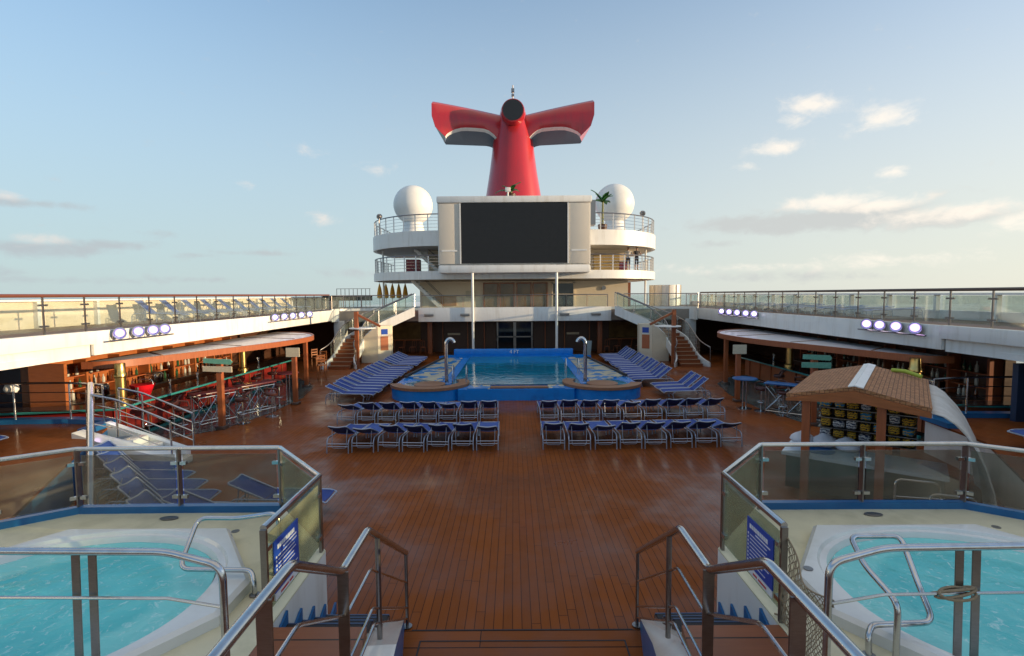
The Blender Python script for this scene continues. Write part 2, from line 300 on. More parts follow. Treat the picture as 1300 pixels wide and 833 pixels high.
def rnd(pts,rad=.08,n=4):
    """round the corners of a polyline"""
    pts=[V(p) for p in pts]; out=[pts[0]]
    for i in range(1,len(pts)-1):
        a,b,c=pts[i-1],pts[i],pts[i+1]; la,lc=(a-b).length,(c-b).length; r=min(rad,la*.45,lc*.45); p=b+(a-b).normalized()*r; q=b+(c-b).normalized()*r
        for k in range(n+1):
            t=k/n; out.append(p*(1-t)**2+b*2*t*(1-t)+q*t*t)
    out.append(pts[-1]); return out
def tag(o,label,cat,group=None):
    o['label']=label; o['category']=cat
    if group: o['group']=group
    return o
def struct(o,kind='structure'): o['kind']=kind; return o
def thing(name,label,cat,loc=(0,0,0),rz=0,group=None):
    o=bpy.data.objects.new(name,None); COL.objects.link(o); o.location=loc; o.rotation_euler=(0,0,rz); o.empty_display_size=.2
    return tag(o,label,cat,group)
def kids(o): return [c for c in KIDS.get(o.name,[])]
KIDS={}
def index():
    KIDS.clear()
    for o in bpy.data.objects:
        if o.parent: KIDS.setdefault(o.parent.name,[]).append(o)
def dup(root,loc,rz,label,group=None,scale=None):
    r=root.copy(); COL.objects.link(r); r.location=loc; r.rotation_euler=(0,0,rz); r['label']=label
    if scale: r.scale=scale
    if group: r['group']=group
    for ch in kids(root):
        c=ch.copy(); COL.objects.link(c); c.parent=r
        for g in kids(ch):
            d=g.copy(); COL.objects.link(d); d.parent=c
    return r
ORD=['first','second','third','fourth','fifth','sixth','seventh','eighth','ninth','tenth','eleventh','twelfth','thirteenth','fourteenth','fifteenth','sixteenth','seventeenth','eighteenth','nineteenth','twentieth']
SIDE={-1:'left',1:'right'}

# ------------------------------------------------------------------ setting: decks, sea
def rect(x0,y0,x1,y1): return [(x0,y0),(x1,y0),(x1,y1),(x0,y1)]
b=MB(); b.box((-17,-6,-.3),(17,46,0)); struct(b.build('lido_deck',deckm,smooth=False))
b=MB(); b.sheet(rect(-2.4,2.2,2.4,6.02),.004); struct(b.build('deck_border',boardm,smooth=False))
b=MB()
for x0,y0,x1,y1 in ((-1.22,5.80,1.22,5.82),(-1.22,3,-1.20,5.8),(1.20,3,1.22,5.8),(-1.35,6.0,1.35,6.02)): b.sheet(rect(x0,y0,x1,y1),.008)
struct(b.build('deck_seams',rubber,smooth=False))
b=MB(); b.sheet([(-9000,-300),(9000,-300),(9000,30000),(-9000,30000)],-26); b.sheet([(-30000,-300),(-9000,-300),(-9000,30000),(-30000,30000)],-26); b.sheet([(9000,-300),(30000,-300),(30000,30000),(9000,30000)],-26)
struct(b.build('sea',seawater,smooth=False))
b=MB(); b.use(white).box((-17,-6,-26.5),(17,110,-.31)); struct(b.build('ship_hull_structure'))
# hidden part of the ship under the upper works
b=MB(); b.use(white).box((-15.8,46.1,-.3),(15.8,80,3.05)); struct(b.build('after_deckhouse_wall'))

def arcpts(cx,cy,r,a0,a1,n): return [(cx+r*math.cos(R(a0+(a1-a0)*i/n)),cy+r*math.sin(R(a0+(a1-a0)*i/n))) for i in range(n+1)]
for s in (-1,1):
    # mosaic floor round the bar
    P=[(s*16.4,13.4),(s*11.0,13.5),(s*10.26,14.5),(s*9.12,15.5),(s*8.63,17.8),(s*8.6,20.4),(s*9.15,23.1),(s*10.8,25.3),(s*16.4,26)]
    b=MB(); b.sheet(P,.004); struct(b.build('bar_floor',tilem,smooth=False))
    # promenade slab
    b=MB(); b.use(ceilm).box((s*11.92,13.9,2.46),(s*16.6,46,2.98)); b.use(ceilm).box((s*12.1,-6,2.46),(s*16.6,13.88,2.98)); struct(b.build('promenade_ceiling'))
    b=MB(); b.box((s*11.9,-6,2.99),(s*16.6,46,3.1)); struct(b.build('promenade_deck',updeck,smooth=False))
# upper deck floor aft
b=MB(); b.box((-11.85,33.62,2.4),(11.85,46,3.09)); struct(b.build('upper_deck',mat('upper_deck_coating',(.28,.24,.20),.5),smooth=False))

# edge bands (white fascias) of the promenades
for s in (-1,1):
    b=MB(); b.use(white)
    b.box((s*11.8,14.2,2.48),(s*11.915,33.0,3.16),.02)
    b.box((s*11.72,-6,2.80),(s*11.895,14.19,3.17),.02)
    # slanted block under the near end
    b.prism([(s*11.90,-6),(s*12.09,-6),(s*12.09,13.6),(s*11.90,14.18)],2.44,2.795)
    b.prism([(s*11.915,-6),(s*11.86,6),(s*11.86,12),(s*11.93,13.2)],2.44,2.6)
    # rounded corner into the aft balcony
    pts=[(s*11.8,33.0)]+[(s*(8.9+2.9*math.cos(a)),33.0+1.6*math.sin(a)) for a in [R(k*15) for k in range(1,7)]]+[(s*6.3,34.6)]
    for i in range(len(pts)-1):
        (x0,y0),(x1,y1)=pts[i],pts[i+1]; d=V((x1-x0,y1-y0)); nn=V((-d.y,d.x)).normalized()*.08
        b.prism([(x0,y0),(x1,y1),(x1+nn.x,y1+nn.y),(x0+nn.x,y0+nn.y)],2.4,3.24)
    b.box((s*11.2,33.6,0),(s*11.9,34.2,2.45))
    tag(b.build('deck_edge_wall',smooth=30),'long white steel fascia along the %s promenade edge above the bar'%SIDE[s],'fascia')
b=MB(); b.use(white).box((-6.3,33.4,2.36),(6.3,33.6,3.28),.03)
fo=tag(b.build('balcony_edge_wall'),'white fascia of the centre balcony behind the pool','fascia')
for x in (-5.6,-3.25,3.25,5.3):
    MB().use(steeld).box((x-.3,33.28,2.72),(x+.3,33.41,2.88),.02).build('flood_light',parent=fo)

# ------------------------------------------------------------------ railing builder
def glass_rail(name,label,pts,zf,h,gm,hm,hr,postm,step=1.5,curb=None,pw=.05,gap=.12,clamps=True,group=None,ends=True,flatpost=False,spider=False):
    """pts floor polyline (x,y) ; zf number or list of floor heights"""
    t=thing(name,label,'railing',group=group)
    zs=zf if isinstance(zf,(list,tuple)) else [zf]*len(pts)
    P=[V((p[0],p[1],z)) for p,z in zip(pts,zs)]; up=V((0,0,h))
    MB().tube([p+up for p in P],hr,10).build('handrail',hm,t)
    if curb: 
        b=MB()
        for a,c in zip(P[:-1],P[1:]): b.bar(a+V((0,0,.05)),c+V((0,0,.05)),.10,.10)
        b.build('curb',curb,t)
    first=True
    for a,c in zip(P[:-1],P[1:]):
        L=(c-a).length; n=max(1,round(L/step)); d=(c-a)/n; dn=d.normalized(); side=V((-dn.y,dn.x,0)).normalized()
        for i in range(n):
            p=a+d*i; q=a+d*(i+1)
            if first or i>0 or True:
                if flatpost: MB().bar(p,p+up*.98,pw*1.6,.02,up=side.cross(V((0,0,1)))).build('post',postm,t)
                else:
                    m_=MB().bar(p,p+up*.985,pw,pw*.6,up=side)
                    if spider:
                        for zz in (gap+.13,h-.24): m_.bar(p-dn*.13+V((0,0,zz)),p+dn*.13+V((0,0,zz)),.035,.05)
                    m_.build('post',postm,t)
            first=False
            u=.06; lo=V((0,0,gap)); hi=V((0,0,h-(.17 if spider else .09)))
            g=MB().flat([p+dn*u+lo,q-dn*u+lo,q-dn*u+hi,p+dn*u+hi],.012).build('glass_panel',gm,t)
            if clamps:
                for e,sg in ((p,1),(q,-1)):
                    for zz in (gap+.1,h-.22):
                        MB().bar(e+dn*sg*.02+V((0,0,zz)),e+dn*sg*.11+V((0,0,zz)),.05,.045).build('clamp',steel,g)
    if ends: MB().bar(P[-1],P[-1]+up*.985,pw,pw*.6).build('post',postm,t)
    return t

for s in (-1,1):
    hm=mat('redwood_rail',(.15,.05,.03),.35) if s<0 else mat('brown_rail',(.10,.06,.04),.35)
    glass_rail('glass_railing','%s promenade glass railing with %s wooden top rail above the bar'%(SIDE[s],'reddish' if s<0 else 'dark brown'),
        [(s*11.98,-6),(s*11.98,33.1)],3.12,1.03,g_clear,hm,.045,steeld,1.28,pw=.045,clamps=False,spider=True)
    glass_rail('glass_railing','%s rounded corner of glass railing behind the curved stairs'%SIDE[s],
        [(s*11.9,33.3),(s*11.4,34.1),(s*10.4,34.7),(s*9.0,34.85),(s*7.4,34.75)],3.12,.98,g_clear,steeld,.03,steeld,1.2,clamps=False)
glass_rail('glass_railing','glass railing on the centre balcony below the big screen',[(-6.1,33.66),(6.1,33.66)],3.12,.95,g_clear,steeld,.028,steeld,1.35,clamps=False,flatpost=True)

# ------------------------------------------------------------------ promenade outboard side
for s in (-1,1):
    b=MB(); b.use(cream if s<0 else white)
    if s<0: b.box((s*15.7,-6,3.1),(s*15.85,46,3.97))
    else: b.box((s*15.7,-6,3.1),(s*15.85,46,3.42))
    b.use(white)
    y=-5.0
    while y<46:
        b.box((s*15.55,y,3.1),(s*15.7,y+.12,3.98 if s<0 else 4.0)); y+=2.4
    b.box((s*15.5,-6,3.98),(s*15.9,46,4.04))
    o=tag(b.build('bulwark'),'outboard bulwark of the %s promenade %s'%(SIDE[s],'in solid cream plate' if s<0 else 'with open glazed upper half'),'bulwark')
    if s>0:
        y=-5.0
        while y<45:
            MB().box((s*15.76,y+.13,3.43),(s*15.79,y+2.38,3.97)).build('pane',g_clear,o); y+=2.4
    # hull side below the promenade with openings
    b=MB(); b.use(white); b.box((s*16.5,-6,0),(s*16.62,13.39,.95)); b.use(woodd); b.box((s*16.5,13.4,0),(s*16.62,46,.95))
    y=-6
    if s<0:
        while y<13: b.box((s*16.45,y,.95),(s*16.6,y+.25,2.46)); y+=2.6
        b.box((s*16.45,13.4,.95),(s*16.6,46,2.46))
    else:
        b.box((s*16.45,-6,.95),(s*16.6,13.6,2.46)); b.box((s*16.45,18.4,.95),(s*16.6,46,2.46))  # near right openings closed, shaped to block low sun from the deck
    tag(b.build('side_screen'),'outer side wall with window openings behind the %s bar'%SIDE[s],'side wall')

# ------------------------------------------------------------------ sun loungers
def lounger(name,label,fab,back=.70,group=None):
    """head at y=0, foot towards +y (length 1.9), width .6, backrest raised"""
    t=thing(name,label,'sun lounger',group=group); w=.285; h=.36; ang=math.asin(min(.95,(back-h)/.72)); by=.74
    # frame side rails and curved legs
    b=MB()
    for s in (-1,1):
        b.tube(rnd([(s*w,.10,0),(s*w,.12,.30),(s*w,.22,h+.02),(s*w,1.80,h-.02),(s*w,1.90,h-.06)],.12),.016,7)
        b.tube(rnd([(s*w,1.50,0),(s*w,1.56,.26),(s*w,1.44,h-.03)],.1),.017,7)
    b.tube([(-w,.12,.24),(w,.12,.24)],.014,6); b.tube([(-w,.115,.17),(w,.115,.17)],.012,6); b.tube([(-w,1.54,.2),(w,1.54,.2)],.014,6); b.tube([(-w,1.90,h-.06),(w,1.90,h-.06)],.016,6)
    b.build('frame',alu,t)
    top=V((0,by-.72*math.cos(ang),h+.72*math.sin(ang)))
    b=MB(); k=w-.035
    b.tube(rnd([(-k,by,h+.01),(-k,top.y+.02,top.z-.01),(-k*.9,top.y,top.z+.01),(0,top.y-.005,top.z-.025),(k*.9,top.y,top.z+.01),(k,top.y+.02,top.z-.01),(k,by,h+.01)],.1,4),.017,7)
    b.tube(rnd([(-k*.8,top.y+.18,top.z-.08),(-k*.75,.2,.10),(k*.75,.2,.10),(k*.8,top.y+.18,top.z-.08)],.06),.010,6)
    b.build('back_frame',alu,t)
    b=MB(); rows=[]
    for i in range(7):
        f=i/6; y=by+(top.y-by)*f; z=h+.01+(top.z-h)*f-.03*math.sin(PI*f)
        rows.append([V((x*k,y,z-.022*(1-x*x)+.006)) for x in (-1,-.5,0,.5,1)])
    def slingmesh(rows):
        bb=MB(); n=len(rows[0]); vs=[p for r in rows for p in r]+[p-V((0,0,.012)) for r in rows for p in r]; q=len(rows)*n; fs=[]
        for i in range(len(rows)-1):
            for j in range(n-1):
                a=i*n+j; fs+= [(a,a+1,a+n+1,a+n),(q+a,q+a+n,q+a+n+1,q+a+1)]
        for i in range(len(rows)-1): fs+=[(i*n,(i+1)*n,q+(i+1)*n,q+i*n),((i+1)*n-1,q+(i+1)*n-1,q+(i+2)*n-1,(i+2)*n-1)]
        for j in range(n-1): fs+=[(j,q+j,q+j+1,j+1),((len(rows)-1)*n+j,(len(rows)-1)*n+j+1,q+(len(rows)-1)*n+j+1,q+(len(rows)-1)*n+j)]
        bb.add(vs,fs); return bb
    slingmesh(rows).build('back_sling',fab,t,smooth=60)
    rows=[[V((x*(w-.01),by+(1.86-by)*i/6,h+.005-.03*(1-x*x)-.035*(i/6)**2)) for x in (-1,-.5,0,.5,1)] for i in range(7)]
    slingmesh(rows).build('seat_sling',fab,t,smooth=60)
    # white head strap stripe
    return t
protoF=lounger('sun_lounger','x',slingd,.42,'x'); protoE=lounger('sun_lounger','x',slingd,.64,'x'); protoA=lounger('sun_lounger','x',sling,.70,'x'); protoB=lounger('sun_lounger','x',sling,.66,'x'); protoC=lounger('sun_lounger','x',slingd,.86,'x'); protoD=lounger('sun_lounger','x',sling,.82,'x')
index(); used=set()
def place(proto,x,y,rz,label,group,z=0):
    if proto.name not in used:
        used.add(proto.name); proto.location=(x,y,z); proto.rotation_euler=(0,0,rz); proto['label']=label; proto['group']=group; return proto
    return dup(proto,(x,y,z),rz,label,group)
def rowlab(i,n,row,s): 
    e='aisle' if i<n-1 else 'outer'
    return '%s blue lounger from the aisle in the %s row %s of the aisle'%(ORD[i],row,SIDE[s]) if i else 'aisle-end blue lounger of the %s row on the %s'%(row,SIDE[s])
for s,n,x0,pitch,yb,dy,row in ((-1,7,.46+.325,.652,13.32,.045,'front'),(1,8,.65+.33,.676,13.28,-.03,'front'),(-1,8,.56+.325,.655,16.22,.035,'rear'),(1,9,.71+.33,.677,16.2,-.03,'rear')):
    for i in range(n):
        place(protoE if (i*7+n)%5==2 else protoA,s*(x0+pitch*i)+random.uniform(-.02,.02),yb-abs(dy)*i*(1 if s<0 else -1)*.8-.1+random.uniform(-.05,.05),R(random.uniform(-2.4,2.4)+(i*.8*s if s<0 else i*.35)),rowlab(i,n,row,s),'blue loungers in two rows before the pool')
for i in range(12):
    place(protoB,-7.35+random.uniform(-.07,.07),19.55+.645*i,R(-90+random.uniform(-2,2)),'%s blue lounger counting back in the long row left of the pool'%ORD[i].capitalize() ,'blue loungers left of the pool')
for i in range(6):
    place(protoB,-7.2+random.uniform(-.07,.07),27.7+.66*i,R(-90+random.uniform(-2,2)),'%s blue lounger of the farther short row left of the pool'%ORD[i],'blue loungers left of the pool')
for i in range(15):
    place(protoD,7.12+random.uniform(-.07,.07),22.6+.655*i,R(90+random.uniform(-2,2)),'%s blue lounger counting back in the long row right of the pool'%ORD[i],'blue loungers right of the pool')
for i in range(3):
    place(protoD,7.6+random.uniform(-.05,.05),19.75+.75*i,R(90+random.uniform(-2,2)),'%s lounger of the near cluster of three right of the pool'%ORD[i],'blue loungers right of the pool')
for i in range(6):
    place(protoC,-9.5+.60*i,11.15-.60*i,R(-88+random.uniform(-2,2)),'%s blue lounger seen through the smoked glass by the left whirlpool'%ORD[i],'loungers behind the left whirlpool glass')
for i in range(2):
    place(protoB,-5.45-.75*i,9.45-.72*i,R(-90+2*i),'%s lounger by the foot of the left whirlpool wall'%['farther','nearer'][i],'loungers below the left whirlpool corner')

# promenade loungers (seen through the railing glass)
for i in range(10):
    place(protoC,-14.7,19.6+1.35*i,R(-80),'%s blue lounger counting back along the left promenade'%ORD[i],'loungers on the left promenade',3.1)
for i in range(9):
    place(protoF,15.0,19+1.5*i,R(85),'%s blue lounger counting back along the right promenade'%ORD[i],'loungers on the right promenade',3.1)

# ------------------------------------------------------------------ swimming pool
t=thing('swimming_pool','raised blue tiled swimming pool with two round wooden-rimmed ends','pool',(0,0,0))
def lobe(s):
    return [(s*(3.42+1.6*math.cos(R(a))),20.75+1.5*math.sin(R(a))) for a in range(-180,1,12)]
out=[]
L1=[(-x,y) for x,y in lobe(1)]  # mirrored list
left=[(-3.5-1.55*math.cos(R(a)),20.75+1.5*math.sin(R(a))) for a in range(20,-181,-10)]  # from outer side round the front to the inner side
left=[p for p in left if not (p[0]>-2.3 and p[1]>19.62)]
right=[(-x,y) for x,y in left[::-1]]
outer=[(-4.1,29.6),(-4.55,26),(-4.95,22.4)]+left+[( -2.25,19.62),(2.25,19.62)]+right+[(4.95,22.4),(4.55,26),(4.1,29.6)]
b=MB(); b.prism(outer,.0,.44); b.build('basin_wall',poolblue,t,smooth=30)
# water and mosaic shelves
b=MB(); b.sheet([(-2.62,20.5),(2.62,20.5),(2.62,29.74),(-2.62,29.74)],.475); b.build('water_surface',poolwater,t,smooth=False)
for s in (-1,1):
    b=MB(); b.prism([(s*3.1,20.9),(s*4.75,22.5),(s*4.4,26),(s*4.0,29.2),(s*3.0,29.2)],.441,.50); b.build('mosaic_shelf',mosaic,t)
    b=MB(); b.prism([(s*2.63,20.45),(s*3.08,20.7),(s*2.98,29.3),(s*2.63,29.3)],.441,.49); b.build('inner_kerb',poolblue,t)
    # dark outer rail strip
    b=MB(); b.bar((s*4.86,22.3,.53),(s*4.02,29.4,.53),.09,.10); b.build('edge_strip',rubber,t)
    # wooden ring bench
    ring=MB(); pr=[]; n=26
    for i in range(n+1):
        a=R(-12-(i/n)*200) if s>0 else R(-168+(i/n)*200)
        a=R(200-(i/n)*212) if False else a
        c,d=math.cos(a),math.sin(a)
        pr.append([(s*3.5+1.6*c,20.75+1.55*d,.445),(s*3.5+1.6*c,20.75+1.55*d,.55),(s*3.5+1.17*c,20.78+1.08*d,.55),(s*3.5+1.17*c,20.78+1.08*d,.445)])
    ring.loft(pr); ring.build('bench_ring',woodt,t,smooth=40)
    b=MB(); b.lathe([(1.05,0),(1.05,.02)],(s*3.5,20.75,.445),28); b.build('splash_basin',poolwater,t)
    b=MB(); b.lathe([(.1,0),(.1,.06),(.60,.07),(.62,.09),(.62,.12),(.58,.135)],(s*3.45,20.28,.44),28); b.build('round_table_top',woodt,t)
b=MB(); b.box((-1.0,19.75,.441),(1.25,20.1,.50),.015); b.build('wooden_kerb',woodt,t)
b=MB(); b.box((-1.9,19.66,.441),(-1.02,20.4,.475)); b.box((1.27,19.66,.441),(1.9,20.4,.475)); b.build('front_ledge',mosaic,t)
b=MB(); b.prism([(-4.45,29.85),(-3.9,30.4),(3.9,30.4),(4.45,29.85),(2.9,29.75),(-2.9,29.75)],0,.52); b.box((-3.6,29.95,.5),(3.4,30.3,.90),.03); b.build('back_wall',poolblue,t)
# depth marking
def text(s,size,loc,rot,m,parent,name='lettering',ext=.004):
    c=bpy.data.curves.new(name,'FONT'); c.body=s; c.size=size; c.extrude=ext; c.align_x='CENTER'; c.align_y='CENTER'
    o=bpy.data.objects.new(name,c); COL.objects.link(o); dg=bpy.context.evaluated_depsgraph_get(); me=bpy.data.meshes.new_from_object(o.evaluated_get(dg)); bpy.data.objects.remove(o)
    o=bpy.data.objects.new(name,me); COL.objects.link(o); me.materials.append(m); o.location=loc; o.rotation_euler=rot; o.parent=parent; return o
text('4 FT',.30,(-.05,29.94,.74),(R(90),0,0),signw,t)
# pool ladder
for k,(x,y) in enumerate(((-2.3,20.9),(2.55,23.0))):
    l=thing('pool_ladder','chrome grab rails of the pool ladder at the %s edge of the water'%('near left' if k==0 else 'right'),'pool ladder',(x,y,.0))
    for d in (-.28,.28):
        MB().tube(rnd([(d,.25,.46),(d,.25,1.15),(d,-.05,1.22),(d,-.3,1.0),(d,-.3,.45)],.15),.02,8).build('rail',steel,l)
# shower pipes
for s in (-1,1):
    l=thing('shower_pipe','tall bent stainless water spout on the %s end of the pool'%SIDE[s],'water spout',(s*2.86,20.95,.44))
    pts=[(0,0,0),(0,0,1.62)]+[(-s*.17*(1-math.cos(a)),0,1.62+.24*math.sin(a)) for a in [R(20*k) for k in range(1,9)]]
    MB().tube(pts,.075,12).build('pipe',steel,l)
    MB().lathe([(.16,0),(.16,.03),(.09,.05)],(0,0,0),16).build('flange',steel,l)
    b=MB(); b.bar((-.35,0,.62),(.35,0,.62),.10,.03); b.build('footrest',steel,l)
for s in (-1,1):
    MBp=MB().tube([(0,0,0),(0,0,5.5)],.085,12).lathe([(.16,0),(.16,.04),(.10,.07)],(0,0,0),16)
    o=MBp.build('support_post',white); o.location=(s*2.72,33.22,0); tag(o,'thin white steel post %s of the doors carrying the screen'%SIDE[s],'post')
# sign stand beside the pool back
l=thing('folding_sign','small grey folding sign standing at the back right corner of the pool','sign',(4.0,30.6,.0))
MB().flat([(0,0,0),(.5,0,0),(.62,.1,1.3),(.2,.1,1.3)],.03).build('board',mat('grey_board',(.2,.24,.24),.5),l)

# ------------------------------------------------------------------ under the balcony: dark lounge
t=thing('lounge_wall','dark wooden lounge front with glass doors under the centre balcony','wall',(0,0,0))
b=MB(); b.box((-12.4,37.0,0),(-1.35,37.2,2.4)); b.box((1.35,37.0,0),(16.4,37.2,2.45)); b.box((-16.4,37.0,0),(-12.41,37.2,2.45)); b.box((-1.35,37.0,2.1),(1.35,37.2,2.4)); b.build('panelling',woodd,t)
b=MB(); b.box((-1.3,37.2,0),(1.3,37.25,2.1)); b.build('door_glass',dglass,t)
b=MB()
for x in (-1.3,-.1,0,1.2): b.box((x,37.05,0),(x+.1,37.19,2.1))
b.box((-1.3,37.05,1.0),(1.3,37.15,1.08)); b.build('door_frame',steeld,t)
for x0,x1 in ((-9.2,-6.8),(6.8,9.2)):
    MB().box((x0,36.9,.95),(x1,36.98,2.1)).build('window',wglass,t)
    MB().box((x0-.1,36.4,.86),(x1+.1,36.9,.94)).build('sill_shelf',woodo,t)
for x in (-5.2,-3.4,-2.2,2.2,3.6,5.4):
    MB().box((x-.04,36.88,0),(x+.04,36.98,2.4)).build('mullion',woodo if abs(x)>3 else woodp,t)
for x in (-4.4,4.2): MB().box((x-.45,36.9,1.2),(x+.45,36.97,1.35)).build('notice',signc,t)
b=MB(); b.use(woodd); b.box((-12.4,33.9,2.3),(12.4,46,2.37)); struct(b.build('lounge_ceiling'))
for s in (-1,1):
    for k,x in enumerate((5.9,)):
        tag(MB().use(woodp).box((s*x-.16,35.4,0),(s*x+.16,35.7,2.3),.02).build('wood_column'),'brown wooden column in the lounge shade %s of the pool'%SIDE[s],'column')
# tables and chairs inside (dim)
def cafe_chair(label,group):
    t=thing('cafe_chair',label,'chair',group=group)
    MB().lathe([(.2,0),(.21,.02),(.2,.05)],(0,0,.45),14).build('seat',woodp,t)
    for x in (-.16,.16):
        for y in (-.16,.16): MB().tube([(x,y,.46),(x*1.2,y*1.2,0)],.016,6).build('leg',woodp,t)
    b=MB()
    for x in (-.16,0,.16): b.tube([(x,-.18,.46),(x,-.24,.9)],.013,6)
    b.tube([(-.18,-.245,.92),(0,-.27,.95),(.18,-.245,.92)],.018,6); b.build('backrest',woodp,t); return t
ch=cafe_chair('x','x'); index()
for s in (-1,1):
    for i in range(4):
        place(ch,s*(6.4+.75*i),35.5+.2*(i%2),R(40*i),'%s wooden chair from the centre in the dim lounge on the %s'%(ORD[i],SIDE[s]),'wooden chairs in the lounge')

# ------------------------------------------------------------------ curved stairs
def stairs(s):
    t=thing('curved_staircase','curved staircase with glass sides sweeping up to the balcony on the %s'%SIDE[s],'staircase',(0,0,0))
    def path(u):
        L=u*7.1
        if L<2.6: p=V((9.85,28.3+L)); d=V((0,1))
        elif L<5.1:
            a=(L-2.6)/2.5*R(72); c=V((9.85-1.95,30.9)); p=c+V((math.cos(a),math.sin(a)))*1.95; d=V((-math.sin(a),math.cos(a)))
        else:
            a=R(72); c=V((7.9,30.9)); p0=c+V((math.cos(a),math.sin(a)))*1.95; d=V((-math.sin(a),math.cos(a))); p=p0+d*(L-5.1)
        nr=V((d.y,-d.x)) # outward
        return V((s*p.x,p.y)),V((s*nr.x,nr.y))
    n=17; w=.58
    b=MB()
    for i in range(n):
        p,nr=path(i/n); q,nq=path((i+1.08)/n); z=3.1*(i+1)/n
        b.use(terra if False else woodp); b.prism([tuple(p-nr*w),tuple(p+nr*w),tuple(q+nq*w),tuple(q-nq*w)],z-.2,z-.03)
        b.use(rubber if False else woodt); b.prism([tuple(p-nr*(w+.0)-(q-p)*.05),tuple(p+nr*w-(q-p)*.05),tuple(q+nq*w),tuple(q-nq*w)],z-.029,z)
    b.build('treads',None,t,smooth=False)
    for sg,nm in ((1,'outer'),(-1,'inner')):
        for part in ('stringer','glass','rail'):
            b=MB(); ring=[]; m=30
            pts=[]
            for i in range(m+1):
                u=i/m; p,nr=path(u); z=3.1*u; p=p+nr*sg*(w+.05); flare=.35*max(0,1-u*7)**2; p=p+nr*sg*flare
                pts.append((p,nr,z))
            if part=='stringer':
                for p,nr,z in pts: a=p-nr*.04; c=p+nr*.04; ring.append([(a.x,a.y,max(0,z-.34)),(c.x,c.y,max(0,z-.34)),(c.x,c.y,z+.25),(a.x,a.y,z+.25)])
                b.loft(ring).build('stringer',white,t,smooth=40)
            elif part=='glass':
                for p,nr,z in pts[3:]: a=p-nr*.006; c=p+nr*.006; ring.append([(a.x,a.y,z+.28),(c.x,c.y,z+.28),(c.x,c.y,z+1.05),(a.x,a.y,z+1.05)])
                b.loft(ring).build('glass_balustrade',g_clear,t,smooth=40)
            else:
                b.tube([(p.x,p.y,z+1.1) for p,nr,z in pts],.032,8).build('handrail',steeld,t)
                for k in range(0,m+1,5):
                    p,nr,z=pts[k]; MB().tube([(p.x,p.y,z+.25),(p.x,p.y,z+1.09)],.022,6).build('baluster',steel,t)
    # cupboard under the flight
    c=thing('stair_cupboard','cream panelled cupboard under the %s staircase with a poster'%SIDE[s],'cupboard',(0,0,0))
    X=lambda x:s*x
    b=MB(); b.add([(X(9.35),31.0,0),(X(8.35),31.0,0),(X(8.35),31.0,2.30),(X(9.35),31.0,1.45),(X(9.35),31.6,0),(X(8.35),31.6,0),(X(8.35),31.6,2.30),(X(9.35),31.6,1.45)],
        [(0,1,2,3),(4,7,6,5),(0,4,5,1),(1,5,6,2),(2,6,7,3),(3,7,4,0)]); b.build('side_box',cream,c,smooth=False)
    b=MB(); b.prism([(X(8.34),31.0),(X(7.65),31.4),(X(7.65),31.9),(X(8.34),31.9)],0,2.25); b.build('front_box',cream,c,smooth=False)
    u=V((X(7.65)-X(8.34),.4,0)); o0=V((X(8.34),31.0,0))
    def onf(a,z): return tuple(o0+u*a+V((-s*-.0,-.012,z)))
    MB().flat([onf(.22,.75),onf(.8,.75),onf(.8,1.6),onf(.22,1.6)],.012).build('poster',terra,c)
    MB().flat([onf(.28,1.72),onf(.78,1.72),onf(.78,2.05),onf(.28,2.05)],.012).build('notice',signb,c)
    MB().flat([onf(.28,1.65),onf(.78,1.65),onf(.78,1.71),onf(.28,1.71)],.012).build('notice_strip',signw,c)
for s in (-1,1): stairs(s)
for s in (-1,1):
    t=thing('wooden_mast','red-brown wooden mast with slanted brace and white ring by the %s staircase'%SIDE[s],'mast',(s*9.0,29.0,0))
    MB().bar((0,0,0),(0,0,3.2),.2,.2).build('post',woodp,t)
    MB().bar((0,0,3.05),(-s*1.35,0,2.35),.12,.12).build('brace',woodp,t)
    b=MB(); b.lathe([(.0,0),(.72,0),(.75,.02),(.72,.06),(.0,.06)],(-s*.35,0,2.22),26); b.build('ring_shelf',white,t)

# ------------------------------------------------------------------ superstructure
t=thing('deckhouse','cream painted deckhouse behind the balcony with doors and windows','building',(0,0,0))
b=MB(); b.box((-7.0,38,3.1),(8.4,46,5.1)); b.build('lower_wall',cream,t,smooth=False)
b=MB(); b.box((-6.4,38.3,5.75),(8.5,46,7.4)); b.build('upper_wall',cream,t,smooth=False)
for x in (-1.75,-.55,.7,1.9): 
    f=MB(); f.box((x-.55,37.9,3.12),(x-.49,37.99,4.9)); f.box((x+.49,37.9,3.12),(x+.55,37.99,4.9)); f.box((x-.55,37.9,4.9),(x+.55,37.99,4.98)); f=f.build('door',woodo,t)
    MB().box((x-.49,37.95,3.14),(x+.49,37.985,4.9)).build('pane',wglass,f)
f=MB().box((2.75,37.9,4.05),(4.45,37.99,4.13)).box((2.75,37.9,4.9),(4.45,37.99,5.0)).box((2.75,37.9,3.2),(2.85,37.99,5.0)).box((4.35,37.9,3.2),(4.45,37.99,5.0)).build('window',cream,t)
MB().box((2.85,37.95,3.2),(4.35,37.985,4.9)).build('pane',dglass,f)
f=MB().box((8.41,38.0,3.12),(8.6,38.9,4.95)).build('side_door_frame',woodp,t)
f=MB().box((5.9,38.2,5.8),(7.8,38.29,7.1)).build('window',mat('shuttered_window',(.42,.30,.12),.4,var=.35,scale=9,stretch=(1,1,12)),t)
MB().lathe([(.16,0),(.16,.05)],(6.6,37.98,4.55),14,axis=(0,-1,0)).build('round_vent',steeld,t)
MB().box((-3.6,37.92,3.9),(-2.9,37.99,4.4)).build('notice',signc,t)
MB().box((-5.9,37.92,3.3),(-4.3,37.99,4.0)).build('locker',mat('amber_panel',(.4,.2,.07),.4),t)

